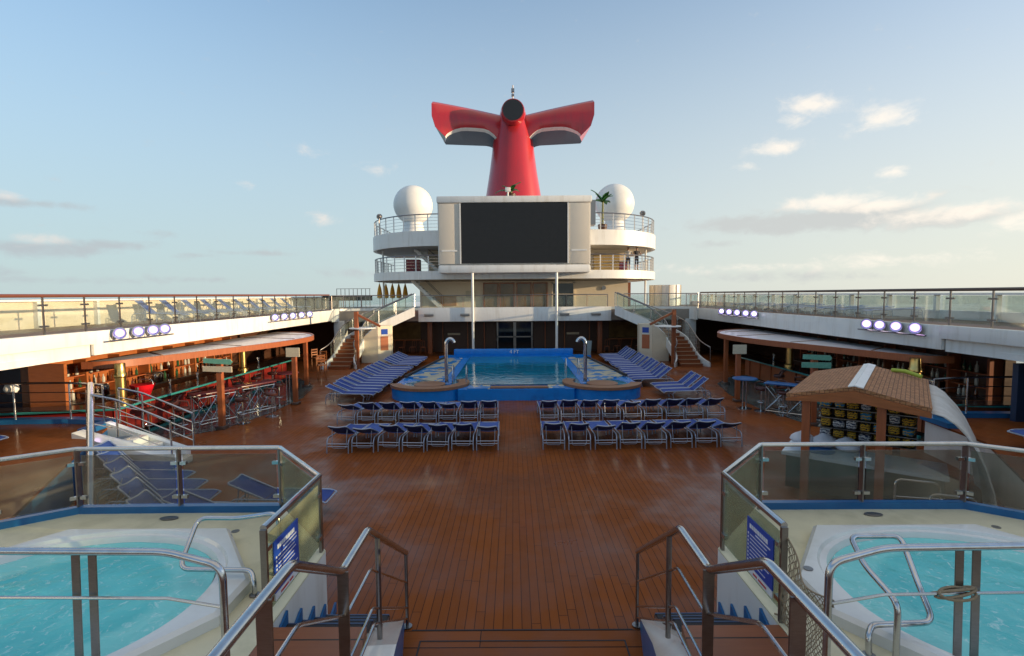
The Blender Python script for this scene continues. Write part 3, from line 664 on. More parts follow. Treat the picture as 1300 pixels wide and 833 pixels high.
# rounded balconies
def bal_out(yf,n=10):
    pts=[(5.0,yf)]+[(5.0+5.85*math.sin(R(90*i/n)),40.5-(40.5-yf)*math.cos(R(90*i/n))) for i in range(1,n+1)]+[(10.85,46)]
    return pts
def tier(nm,lab,z0,z1,yf,rh):
    t=thing('round_balcony',lab,'balcony',(0,0,0))
    R_=bal_out(yf); poly=[(-x,y) for x,y in R_[::-1]]+R_
    b=MB(); b.use(white).prism(poly,z0,z1); b.build('deck_slab',None,t,smooth=30)
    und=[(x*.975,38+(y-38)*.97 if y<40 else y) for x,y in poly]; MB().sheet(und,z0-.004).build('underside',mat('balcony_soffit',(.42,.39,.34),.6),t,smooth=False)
    for s in (-1,1):
        P=[(s*x,y) for x,y in R_]; P=[(s*(abs(x)-.12),y+.05) for x,y in P]
        MB().tube([(x,y,z1+rh) for x,y in P],.04,8).build('handrail',steeld,t)
        b=MB()
        for k in range(1,5): b.tube([(x,y,z1+rh*k/5) for x,y in P],.014,5)
        b.build('rail_wires',steel,t)
        acc=0
        for (x0,y0),(x1,y1) in zip(P[:-1],P[1:]):
            L=math.hypot(x1-x0,y1-y0); k=max(1,round(L/1.1))
            for i in range(k): f=i/k; x,y=x0+(x1-x0)*f,y0+(y1-y0)*f; MB().bar((x,y,z1),(x,y,z1+rh),.07,.04).build('post',white,t)
    return t
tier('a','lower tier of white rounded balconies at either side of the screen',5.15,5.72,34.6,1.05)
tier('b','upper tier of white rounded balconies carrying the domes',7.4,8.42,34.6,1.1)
for s in (-1,1):
    for z0,z1 in ((3.1,5.15),(5.72,7.4)):
        o=MB().tube([(0,0,0),(0,0,z1-z0)],.07,10).lathe([(.13,0),(.13,.03)],(0,0,0),12).build('balcony_post',white); o.location=(s*9.75,38.3,z0); tag(o,'thin white pillar under the %s tier on the %s'%('lower' if z0<4 else 'upper',SIDE[s]),'pillar')
    # inner pillars at centre balcony
# screen
t=thing('video_screen','huge dark outdoor screen in a white housing above the pool','screen',(0,0,0))
b=MB(); b.box((-4.95,33.55,6.05),(4.95,36.5,10.0)); b.build('cabinet',white,t,smooth=False)
b=MB(); b.box((-5.0,33.4,10.02),(5.02,36.6,10.45),.08); b.build('top_cornice',white,t)
b=MB(); b.box((-4.95,33.35,5.5),(4.95,36.5,6.04),.16); b.build('bottom_beam',white,t)
for s in (-1,1):
    b=MB(); b.box((s*3.52,33.42,6.1),(s*4.88,33.54,9.98),.02); b.build('speaker_panel',perf,t)
    b=MB(); b.box((s*3.44,33.36,6.1),(s*3.52,33.52,9.98)); b.box((s*3.7,33.39,6.9),(s*4.7,33.415,7.0)); b.build('panel_trim',white,t)
b=MB(); b.box((-3.42,33.38,6.14),(3.42,33.54,9.98)); b.build('display',screen_m,t)
for k in range(1,12): MB().box((-3.42+.57*k-.002,33.3765,6.16),(-3.42+.57*k+.002,33.379,9.96)).build('module_seam',black,t)
for k in range(1,7): MB().box((-3.4,33.372,6.14+.55*k-.004),(3.4,33.3735,6.14+.55*k+.004)).build('module_seam',black,t)
MB().box((4.96,33.7,8.6),(5.3,34.6,10.2)).build('side_vent',steeld,t)
# domes
for s in (-1,1):
    t=thing('radar_dome','white satellite dome on the upper balcony %s of the screen'%SIDE[s],'radome',(s*7.8,40.2,8.42))
    b=MB(); prof=[(1.50*math.cos(R(a)),2.64+1.50*math.sin(R(a))) for a in range(-62,91,8)]; prof[-1]=(.01,2.64+1.50); b.lathe(prof,(0,0,0),32); b.build('dome',mat('dome_gelcoat',(.70,.70,.68),.35,var=.03,dirt=(.5,.48,.42),dscale=1,damt=.3),t,smooth=50)
    b=MB(); b.lathe([(1.1,0),(1.05,.2),(.8,.8),(.70,1.32)],(0,0,0),20); b.build('pedestal',white,t)
# ladders (left side)
def ladder(label,a,c,w):
    t=thing('ship_ladder',label,'steps'); a,c=V(a),V(c); 
    for k in (0,1):
        o=V((0,w*k,0)); MB().bar(a+o,c+o,.06,.22).build('stringer',white,t); MB().tube([a+o+V((0,0,.9)),c+o+V((0,0,.9))],.025,6).build('handrail',steeld,t)
    n=9; b=MB()
    for i in range(n): p=a+(c-a)*((i+.5)/n); b.box((p.x-.14,p.y,p.z-.02),(p.x+.14,p.y+w,p.z+.02))
    b.build('treads',steeld,t)
ladder('steep steps rising left from the balcony under the lower round tier',(-5.2,36.6,3.1),(-7.3,36.6,5.15),.9)
ladder('steep steps between the two round tiers left of the screen',(-5.4,37.2,5.72),(-7.2,37.2,7.4),.8)
# locker block on the lower tier (left)
tag(MB().use(mat('maroon_box',(.25,.04,.05),.5)).box((-7.9,37.5,5.73),(-6.9,38.2,6.7),.03).build('storage_locker'),'maroon storage box on the lower left balcony tier','locker')
tag(MB().use(mat('maroon_box',(.25,.04,.05),.5)).box((7.5,36.6,5.73),(7.95,36.9,6.35),.03).build('deck_box'),'small maroon box on the lower right balcony tier','box')

# funnel
t=thing('ship_funnel','red winged ship funnel shaped like a whale tail behind the screen','funnel',(0,56,0))
b=MB(); rings=[]
prof=[(8,3.7,4.2),(12,3.25,3.7),(14.6,2.95,3.3),(17,2.55,2.9),(19,2.28,2.55),(20,2.18,2.4),(21,2.0,2.2),(22,1.72,1.95),(23,1.45,1.75),(23.8,1.25,1.6),(24.1,.85,1.2),(24.3,.3,.6)]
for z,rx,ry in prof: rings.append([(rx*math.copysign(abs(math.cos(a))**.85,math.cos(a)),ry*math.copysign(abs(math.sin(a))**.85,math.sin(a)),z) for a in [2*PI*k/40 for k in range(40)]])
b.loft(rings); b.build('stack',red,t,smooth=50)
for s in (-1,1):
    b=MB(); rings=[]
    for i in range(15):
        u=i/14; x=1.1+(7.62-1.1)*u
        ztop=23.0+(24.15-23.0)*u; zf=21.0+.30*math.sin(PI*min(1,u*1.02))-.95*max(0,u-.6)**1.5*3.2; zb=20.45+.45*u
        if u<.3: zf-=(.3-u)**2*16; 
        if u<.3: zb-=(.3-u)**2*12
        yf=-1.5-1.0*u; yb=1.9+.6*u
        dx=lambda z: (.75*(1-((z-23.2)/2.6)**2)*u**3)
        pts=[(yf+.9,ztop-.05),(yf+.3,ztop-.45),(yf,(ztop+zf)/2+.2),(yf-.05,(ztop+zf)/2-.5*(ztop-zf)*.5),(yf,zf+.02),(yf+.02,zf),(yf+.3,zf-.27+.2*u**4),(yb-.4,zb+.1),(yb,zb),(yb+.1,(zb+ztop)/2),(yb-.3,ztop-.3),(yb-1.2,ztop)]
        rings.append([(s*(x+(dx(z) if z>21 else -.9*u**6*(21-z))),y,z) for y,z in pts])
    if s<0: rings=[r[::-1] for r in rings]
    n=12
    def mf(j,s=s):
        k=j if s>0 else (n-2-j)%n
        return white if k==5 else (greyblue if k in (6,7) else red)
    b.loft(rings,caps=True,mfun=mf); b.use(red); b.build('wing',None,t,smooth=40)
    rr=rings[-1]; c=sum((V(p) for p in rr),V())/len(rr); c2=[c+(V(p)-c)*.93+V((s*.03,0,0)) for p in rr]
    MB().flat(c2,.03,(s,0,0)).build('exhaust_opening',black,t)
b=MB(); b.lathe([(1.13,0),(1.22,.4),(1.2,.8),(1.2,4.0)],(0,-3.2,22.62),28,axis=(0,1,0)); b.build('nose_pipe',red,t,smooth=50)
b=MB(); b.lathe([(1.04,0),(1.04,.05)],(0,-3.28,22.62),28,axis=(0,1,0)); b.build('nose_opening',black,t)
b=MB(); b.tube([(0,-1.5,23.6),(0,-1.5,25.7)],.06,6); b.box((-.14,-1.64,24.6),(.14,-1.36,24.8)); b.box((-.16,-1.66,25.0),(.16,-1.34,25.35)); b.build('mast_light',steeld,t)

# banana plants
def banana(label,loc,h,n,sc_):
    t=thing('banana_plant',label,'plant',loc)
    MB().lathe([(.26,0),(.34,.45),(.30,.5)],(0,0,0),14).build('pot',woodd,t)
    b=MB(); b.tube([(0,0,.45),(.02,0,h)],.07,8,rad=[.09,.06]); b.build('stem',mat('banana_stem',(.16,.17,.06),.6),t)
    b=MB()
    for i in range(n):
        a=2*PI*i/n+random.uniform(-.3,.3); el=random.uniform(.25,1.2); L=sc_*random.uniform(.8,1.25); d=V((math.cos(a),math.sin(a),0)); sd=V((-d.y,d.x,0)); prev=None; m=8; A=[];B_=[];C_=[]
        for k in range(m+1):
            f=k/m; p=V((0,0,h-.05))+d*L*f*math.cos(el*(1-.2*f))+V((0,0,L*(f*math.sin(el)-.55*f*f*(1.2-el*.5)))); w=.19*sc_*math.sin(PI*min(1,.08+f*.95))**.7*(1-.1*(k%2))
            A.append(p+sd*w+V((0,0,-.03))); B_.append(p+V((0,0,.02))); C_.append(p-sd*w+V((0,0,-.03)))
        base=b.add(A+B_+C_,[(k,m+1+k,m+2+k,k+1) for k in range(m)]+[(m+1+k,2*m+2+k,2*m+3+k,m+2+k) for k in range(m)])
    b.build('leaves',leaf,t,smooth=80)
banana('broad-leaved banana plant on the upper right balcony before the dome',(6.15,36.0,8.42),2.1,9,1.15)
banana('small banana plant standing on top of the screen housing',(-.2,35.4,10.45),.75,9,.95)
t=thing('flood_light','white floodlight on a short pole on top of the screen housing','floodlight',(-.4,34.6,10.45))
MB().tube([(0,0,0),(0,0,.5)],.05,8).build('pole',white,t); MB().box((-.18,-.15,.48),(.18,.15,.75),.04).build('lamp_head',white,t)
for s,x,y in ((-1,-9.9,38.0),(1,9.3,37.4)):
    t=thing('search_light','small searchlight on the %s rail of the upper round balcony'%SIDE[s],'searchlight',(x,y,9.5))
    MB().tube([(0,0,-1.08),(0,0,.25)],.04,6).build('stand',steeld,t); MB().lathe([(.12,0),(.19,.1),(.19,.34)],(0,-.12,.35),14,axis=(0,1,.2)).build('lamp_head',steeld,t)

# people
def person(label,loc,rz,top,bottom,pose):
    me=bpy.data.meshes.new('person'); 
    J=dict(pelvis=(0,0,.95),chest=(0,.0,1.28),neck=(0,0,1.47),headb=(0,.01,1.56),head=(0,.015,1.68),
      hl=(-.09,0,.9),kl=(-.10,.02,.5),al=(-.11,-.01,.09),tl=(-.12,.16,.03),hr=(.09,0,.9),kr=(.10,.02,.5),ar=(.11,-.01,.09),tr=(.12,.16,.03),
      sl=(-.18,0,1.42),el=(-.27,0,1.15),wl=(-.25,.2,1.02),sr=(.18,0,1.42),er=(.27,0,1.15),wr=(.25,.2,1.02),handl=(-.22,.28,1.03),handr=(.22,.28,1.03))
    if pose: J['el']=(-.33,.05,1.2); J['wl']=(-.2,.22,1.12)
    rad=dict(pelvis=.14,chest=.15,neck=.055,headb=.075,head=.095,hl=.095,kl=.06,al=.042,tl=.035,hr=.095,kr=.06,ar=.042,tr=.035,sl=.06,el=.045,wl=.03,sr=.06,er=.045,wr=.03,handl=.03,handr=.03)
    ks=list(J); E=[('pelvis','chest'),('chest','neck'),('neck','headb'),('headb','head'),('pelvis','hl'),('hl','kl'),('kl','al'),('al','tl'),('pelvis','hr'),('hr','kr'),('kr','ar'),('ar','tr'),('chest','sl'),('sl','el'),('el','wl'),('wl','handl'),('chest','sr'),('sr','er'),('er','wr'),('wr','handr')]
    me.from_pydata([J[k] for k in ks],[(ks.index(a),ks.index(c)) for a,c in E],[])
    o=bpy.data.objects.new('tmp',me); COL.objects.link(o); m=o.modifiers.new('s','SKIN'); 
    for i,k in enumerate(ks): me.skin_vertices[0].data[i].radius=(rad[k],rad[k]*.85)
    me.skin_vertices[0].data[0].use_root=True
    m2=o.modifiers.new('u','SUBSURF'); m2.levels=1; m2.render_levels=1
    dg=bpy.context.evaluated_depsgraph_get(); ev=bpy.data.meshes.new_from_object(o.evaluated_get(dg)); bpy.data.objects.remove(o)
    for q in (skin,top,bottom,shirtd): ev.materials.append(q)
    for p in ev.polygons:
        c=p.center; p.use_smooth=True
        p.material_index=3 if c.z<.09 else (2 if .45<c.z<.98 and abs(c.x)<.22 else (1 if .98<=c.z<1.46 and abs(c.x)<.24 else 0))
    o=bpy.data.objects.new('person',ev); COL.objects.link(o); o.location=loc; o.rotation_euler=(0,0,rz); tag(o,label,'person')
    b=MB(); b.lathe([(.098,-.02),(.105,.04),(.085,.1),(.03,.135)],(0,-.005,1.68),12); h=b.build('hair',hair,o,smooth=60)
person('person in a pale shirt and dark shorts at the lower right balcony rail',(8.15,36.9,5.72),R(170),shirtw,shirtd,0)
person('person in dark clothes standing nearest the rail end of the right balcony',(8.75,36.9,5.72),R(200),shirtd,shirtd,1)

# things on the far upper deck
for i in range(5):
    t=thing('closed_parasol','%s closed orange parasol from the left beneath the left round balcony'%ORD[i],'parasol',(-10.9+.52*i,41.5,3.1),0,'closed orange parasols')
    MB().lathe([(.05,.75),(.2,.8),(.21,1.1),(.14,1.55),(.03,1.95)],(0,0,0),8).build('canopy',orange,t,smooth=20)
    MB().tube([(0,0,0),(0,0,2.05)],.025,6).build('pole',white,t)
t=thing('sports_cage','dark wire cage on the far left of the upper deck','cage',(-14.2,41,3.1))
b=MB()
for i in range(9): b.box((i*.33-.02,-.02,0),(i*.33+.02,.02,1.55))
for z in (.9,1.53): b.box((-.02,-.015,z),(2.7,.015,z+.04))
b.build('bars',steeld,t); MB().box((-1.2,.1,.6),(2.7,.5,1.0)).build('plinth',rubber,t)
t=thing('wind_screen','curved white wind screen at the far right of the upper deck','windscreen',(12.6,43,3.1))
pts=arcpts(0,0,1.25,-175,-5,12); ring=[[(x,y,0),(x*1.03,y*1.03,0),(x*1.03,y*1.03,1.7),(x,y,1.7)] for x,y in pts]; MB().loft(ring).build('panel',white,t,smooth=40)
b=MB(); 
for x,y in pts[::2]: b.bar((x*1.05,y*1.05,0),(x*1.05,y*1.05,1.7),.05,.05)
b.build('ribs',cream,t)

# ------------------------------------------------------------------ stage lights
def lamps(label,s,ys,z,x=11.6,pur=3):
    t=thing('stage_lights',label,'stage light bar',(s*x,0,0)); 
    MB().tube([(0,ys[0]-.4,z-.2),(0,ys[-1]+.4,z-.2)],.025,6).build('mounting_bar',steeld,t)
    for i,y in enumerate(ys):
        d=V((-s*.55,-.8,-.12)).normalized()
        l=MB().lathe([(.07,.30),(.13,.22),(.165,.10),(.17,-.05),(.155,-.05),(.15,.06),(.12,.07)],(0,y,z),20,axis=tuple(-d)).build('lamp',alu,t)
        MB().use(lenso).lathe([(.12,0),(.12,.012)],V((0,y,z))+d*(-.045),18,axis=tuple(d)).use(lensp if i==pur else lensw).lathe([(.085,.0),(.07,.02),(.03,.03)],V((0,y,z))+d*(-.03),16,axis=tuple(d)).build('lens',None,l)
        MB().tube(rnd([(s*.10,y-.14,z+.02),(s*.10,y-.14,z-.2),(s*.10,y+.2,z-.2),(s*.10,y+.2,z+.02)],.04),.012,6).build('bracket',steeld,t)
lensw=emit('lamp_lens_white',(.95,.84,1.),3); lensp=emit('lamp_lens_purple',(.80,.52,1.),4); lenso=emit('lamp_lens_rim',(.55,.38,.85),1.2)
lamps('near bar of four purple stage lamps on the left fascia',-1,[14.9,15.65,16.3,16.85],3.05,pur=0)
lamps('far bar of five stage lamps on the left fascia',-1,[24.7,25.7,26.7,27.8,28.9],3.08,pur=9)
lamps('near bar of four purple stage lamps on the right fascia',1,[14.9,15.65,16.35,16.95],3.05,pur=0)
lamps('far bar of five stage lamps on the right fascia',1,[24.9,25.8,26.8,27.8,28.8],3.08,pur=9)

# ------------------------------------------------------------------ bars
def bar(s):
    S=SIDE[s]; tone='red' if s<0 else 'brown'
    t=thing('bar_canopy','%s curved bar canopy with white panels and wooden rim'%S,'canopy',(0,0,0))
    P=[(s*12.6,14.75),(s*11.85,15.0),(s*11.25,16.4),(s*10.6,18.3),(s*9.9,20.3),(s*9.5,22.3),(s*9.6,24.0),(s*10.4,25.6),(s*11.6,26.6),(s*12.6,27.0)]
    # smooth outline (Catmull)
    Q=[]
    for i in range(len(P)-1):
        p0=V(P[max(0,i-1)]);p1=V(P[i]);p2=V(P[i+1]);p3=V(P[min(len(P)-1,i+2)])
        for k in range(5):
            u=k/5; Q.append(tuple(.5*((2*p1)+(p2-p0)*u+(2*p0-5*p1+4*p2-p3)*u*u+(3*p1-p0-3*p2+p3)*u**3)))
    Q.append(P[-1])
    b=MB(); b.prism(Q,2.10,2.21); b.build('panel',canopym,t,smooth=30)
    b=MB(); ring=[]
    for i,(x,y) in enumerate(Q):
        a=V(Q[max(0,i-1)]); c=V(Q[min(len(Q)-1,i+1)]); d=(c-a).normalized(); nr=V((d.y,-d.x))
        if nr.x*s>0: nr=-nr
        p=V((x,y)); ring.append([(p.x,p.y,2.03),(p.x+nr.x*.09,p.y+nr.y*.09,2.03),(p.x+nr.x*.09,p.y+nr.y*.09,2.24),(p.x,p.y,2.24)])
    b.loft(ring); b.build('wooden_rim',woodp,t,smooth=30)
    for y0,x0 in ((16.5,11.5),(19.5,10.5),(22.6,9.8),(24.8,10.2)): MB().bar((s*x0,y0,2.216),(s*12.5,y0+.9,2.216),.06,.02).build('rib',woodt,t)
    # posts
    for k,(x,y,l) in enumerate(((9.1,15.65,'nearer'),(8.35,19.15,'middle'),(9.45,22.9,'farther'))):
        if k==0: xx,yy=9.15,15.65
        else: xx,yy=x,y
        t=thing('canopy_post','%s reddish wooden post holding the %s bar canopy edge'%(l,S),'post',(s*xx,yy,0),0,'bar canopy posts')
        MB().bar((0,0,.1),(0,0,2.1),.15,.15).build('shaft',woodp,t); MB().box((-.14,-.14,0),(.14,.14,.1),.01).build('foot',steeld,t)
    t=thing('arrow_sign','pair of green and cream direction boards on the nearer %s bar post'%S,'direction sign',(s*9.15,15.53,1.9))
    MB().flat([(-.42,0,.18),(.40,0,.12),(.46,0,.20),(.40,0,.28),(-.42,0,.32)],.03).build('board',signg,t); MB().flat([(-.45,0,-.08),(.44,0,-.12),(.44,0,.06),(-.45,0,.08)],.03).build('board',signg if s>0 else signc,t)
    t=thing('square_sign','small square cream sign on the middle %s bar post'%S,'sign',(s*8.35,19.03,2.0)); MB().box((-.25,-.02,-.17),(.25,.02,.17)).build('board',signc,t)
    # counter
    t=thing('bar_counter','%s bar counter with %s front panels and teal edges'%(S,tone),'bar counter',(0,0,0))
    b=MB(); b.prism([(s*11.35,14.2),(s*11.1,24.6),(s*11.7,25.6),(s*12.1,25.4),(s*11.75,24.3),(s*11.95,14.4)],.16,.98); b.prism([(s*11.35,14.15),(s*15.6,13.35),(s*15.6,13.8),(s*11.9,14.25)],.16,.98); b.build('front_panel',redc if s<0 else woodp,t,smooth=False)
    for k in range(11): yy=14.6+k*.95; MB().bar((s*(11.335-.025*(yy-14.2)),yy,.2),(s*(11.335-.025*(yy-14.2)),yy,.94),.05,.03).build('batten',woodp,t)
    b=MB(); b.prism([(s*11.05,14.0),(s*10.8,24.7),(s*11.6,25.9),(s*12.2,25.6),(s*11.85,24.3),(s*12.05,14.5)],.981,1.03); b.prism([(s*11.05,13.95),(s*15.6,13.1),(s*15.6,13.9),(s*12.05,14.49)],.981,1.03); b.build('countertop',mat('dark_countertop',(.05,.03,.025),.15),t,smooth=False)
    b=MB(); b.tube([(s*11.05,14.0,1.005),(s*10.8,24.7,1.005),(s*11.6,25.9,1.005)],.035,6); b.tube([(s*11.05,13.95,1.005),(s*15.6,13.08,1.005)],.035,6); b.build('top_edge',teal,t)
    b=MB(); b.box((s*11.28,14.1,0),(s*11.20,24.4,.07)); b.build('plinth_step',teal,t)
    # brass columns
    for k,y in enumerate((14.7,21.4)):
        o=MB().lathe([(.2,0),(.2,.06),(.14,.1),(.14,.75),(.165,.78),(.165,.86),(.14,.9),(.14,1.16)],(0,0,0),16).build('brass_column',brass); o.location=(s*11.5,y,1.03); tag(o,'%s brass column rising from the %s bar counter'%('near' if k==0 else 'far',S),'column')
    # back bar
    t=thing('back_bar','wooden back bar cabinet with shelves behind the %s counter'%S,'shelving',(0,0,0))
    b=MB(); b.box((s*14.0,14.6,0),(s*14.3,24.5,2.2)); b.build('back_panel',woodo if s<0 else woodd,t)
    b=MB(); b.box((s*13.35,14.6,0),(s*13.98,24.5,.85)); b.build('base_cabinet',woodp if s<0 else woodd,t)
    b=MB(); b.box((s*13.3,14.55,.86),(s*13.99,24.6,.91)); b.build('worktop',steeld,t)
    for z in (1.25,1.65): MB().box((s*13.65,14.7,z),(s*13.99,24.4,z+.03)).build('shelf',woodp,t)
    for k in range(8): y=14.65+1.38*k; MB().box((s*13.6,y,.92),(s*13.985,y+.08,2.15)).build('upright',woodo if s<0 else woodp,t)
    n=0
    for z in (.915,1.285,1.685):
        y=14.9
        while y<24.2:
            y+=random.uniform(.16,.42)
            if abs(((y-14.65)%1.38))<.2: continue
            m=random.choice([bot_g,bot_b,bot_c,bot_c,bot_b]); h=random.uniform(.24,.33); nm={bot_g.name:'green',bot_b.name:'brown',bot_c.name:'clear'}[m.name]
            o=MB().lathe([(.045,0),(.047,.02),(.047,h*.6),(.018,h*.75),(.018,h)],(0,0,0),8).build('bottle',m); o.location=(s*13.8,y,z); tag(o,'%s glass bottle on the back shelves of the %s bar'%(nm,S),'bottle','%s bottles of the %s bar'%(nm,S)); n+=1
    # till, machines on counter
    for k,(y,w) in enumerate(((16.4,.35),(18.9,.5),(22.6,.4))):
        t=thing('coffee_machine','%s steel drinks machine on the %s back worktop'%(['nearest','middle','farthest'][k],S),'drinks machine',(s*13.5,y,.91)); MB().box((-.18,-w/2,0),(.18,w/2,.36),.03).build('housing',steel,t); MB().box((-.22,-w/2+.05,.36),(.15,w/2-.05,.40),.01).build('top_tray',steeld,t); MB().tube([(-s*.2,0,.3),(-s*.26,0,.3),(-s*.26,0,.18)],.015,6).build('tap',steel,t)
    for k in range(6):
        y=15.6+k*1.5; o=MB().lathe([(.03,0),(.035,.01),(.03,.2),(.05,.22),(.05,.3)],(0,0,0),8).build('beer_tap',steel); o.location=(s*11.7,y,1.03); tag(o,'%s chrome tap counting back on the %s bar counter'%(ORD[k],S),'tap')
bar(-1); bar(1)
t=thing('parasol_bucket','red ice bucket on the left bar counter beside the brass column','bucket',(-11.75,15.9,1.03)); MB().lathe([(.2,0),(.34,.32),(.35,.34),(.3,.34)],(0,0,0),18).build('pail',mat('bright_red_plastic',(.6,.01,.02),.35),t); MB().tube(rnd([(-.34,0,.33),(-.3,0,.5),(.3,0,.5),(.34,0,.33)],.15),.012,6).build('handle',steel,t)
# dome lamp near the left end
o=MB().lathe([(.01,-.16),(.1,-.13),(.15,-.05),(.16,0),(.12,.1),(.01,.15)],(0,0,0),16).build('globe_lamp',white); o.location=(-13.2,13.2,1.75); tag(o,'white globe lamp hanging over the near end of the left bar','lamp')
b=MB().use(mat('navy_screen',(.015,.03,.07),.5)).box((-16.4,14.9,.0),(-14.35,15.0,2.44)); tag(b.build('navy_partition'),'dark navy partition beyond the near left end of the left bar','partition')
b=MB().use(woodo).box((-13.98,14.5,.0),(-12.95,14.6,2.2)); o=tag(b.build('wood_partition'),'orange wooden partition panel at the near end of the left bar','partition')
b=MB().use(mat('navy_screen',(.015,.03,.07),.5)).box((12.4,12.6,0),(15.2,12.75,2.3)); tag(b.build('navy_partition'),'dark navy partition at the near end of the right bar','partition')
# stools and tables
def stool(label,seatm,group):
    t=thing('bar_stool',label,'bar stool',group=group)
    MB().lathe([(.15,0),(.2,.02),(.21,.07),(.19,.11),(.05,.12)],(0,0,.72),16).build('seat',seatm,t)
    b=MB(); b.tube([(0,0,.02),(0,0,.73)],.028,8); b.build('stem',steel,t)
    MB().lathe([(.22,0),(.22,.015),(.05,.04)],(0,0,0),18).build('base',steel,t)
    MB().tube([(.15*math.cos(2*PI*k/12),.15*math.sin(2*PI*k/12),.33) for k in range(12)],.011,5,closed=True).build('foot_ring',steel,t)
    MB().tube([(-.2,-.02,.8),(-.2,-.1,.96),(0,-.22,1.0),(.2,-.1,.96),(.2,-.02,.8)],.03,8).build('low_back',seatm,t)
    return t
st=stool('x',mat('oxblood_seat',(.06,.016,.012),.35),'x'); index()
L=[(-9.9,14.95),(-10.75,15.8),(-10.75,16.8),(-10.7,18.0),(-10.6,19.3),(-10.55,20.6),(-10.5,21.9),(-9.3,15.95),(-8.85,16.3),(-8.35,17.25),(-9.6,18.2),(-9.4,19.1),(-8.9,19.0),(-10.9,14.9)]
for i,(x,y) in enumerate(sorted(L,key=lambda p:p[1])): place(st,x,y,R(random.uniform(0,360)),'%s round-seat bar stool counting away from the rail at the left bar'%ORD[i],'stools at the left bar')
L=[(8.5,17.6),(8.9,16.9),(10.6,16.0),(10.6,17.4),(10.6,18.9),(10.5,20.3),(9.3,17.9),(9.9,16.4)]
for i,(x,y) in enumerate(sorted(L,key=lambda p:p[1])): place(st,x,y,R(random.uniform(0,360)),'%s bar stool counting back from the hut at the right bar'%ORD[i],'stools at the right bar')
def xtable(label,loc,rz,top,L=1.35,w=.5):
    t=thing('high_table',label,'bar table',loc,rz)
    MB().box((-w/2,-L/2,1.02),(w/2,L/2,1.07),.015).build('table_top',top,t)
    for sx in (-1,1):
        b=MB(); x=sx*(w/2-.05)
        for y in (-L/2+.06,0,L/2-.06): b.tube([(x,y,0),(x,y,1.02)],.016,6)
        for z in (.12,.95): b.tube([(x,-L/2+.06,z),(x,L/2-.06,z)],.014,6)
        for a,c in ((-L/2+.06,0),(0,L/2-.06)): b.tube([(x,a,.12),(x,c,.95)],.011,6); b.tube([(x,a,.95),(x,c,.12)],.011,6)
        b.build('side_frame',steel,t)
    b=MB()
    for y in (-L/2+.06,L/2-.06):
        for z in (.12,.95): b.tube([(-w/2+.05,y,z),(w/2-.05,y,z)],.012,6)
    b.build('end_frame',steel,t)
xtable('red-topped high table with crossed chrome legs, nearer one at the left bar',(-9.75,16.3,0),R(-28),redtop)
xtable('red-topped high table with crossed chrome legs, farther one at the left bar',(-9.15,17.75,0),R(-28),redtop)
xtable('blue-topped high table with crossed chrome legs at the right bar',(9.1,16.9,0),R(50),bluetop,1.5)
def roundtable(label,loc,top):
    t=thing('round_bar_table',label,'bar table',loc); MB().lathe([(.4,0),(.42,.02),(.4,.05)],(0,0,1.05),22).build('table_top',top,t)
    for x in (-.06,.06): MB().tube([(x,0,.02),(x,0,1.05)],.025,8).build('leg',steel,t)
    MB().lathe([(.25,0),(.25,.02)],(0,0,0),18).build('base',steel,t)
roundtable('red-topped tall round table beyond the left bar post',(-9.0,20.0,0),redtop)
roundtable('blue-topped tall round table before the right bar post',(8.1,18.0,0),bluetop)
for i,(x,y) in enumerate(((-10.2,26.8),(-9.5,24.9),(-10.9,27.9))):
    t=thing('wooden_high_chair','%s tall wooden ladder-back chair past the left bar'%['second','nearest','farthest'][i],'chair',(x,y,0),R(30*i),'wooden high chairs')
    MB().box((-.2,-.2,.7),(.2,.2,.74),.01).build('seat',woodo,t)
    for a in (-.18,.18):
        for c in (-.18,.18): MB().bar((a,c,0),(a,c,.7 if c<0 else 1.2),.035,.035).build('leg',woodo,t)
    b=MB(); [b.box((-.18,.165,z),(.18,.195,z+.06)) for z in (.85,.98,1.12)]; b.build('backrest',woodo,t)

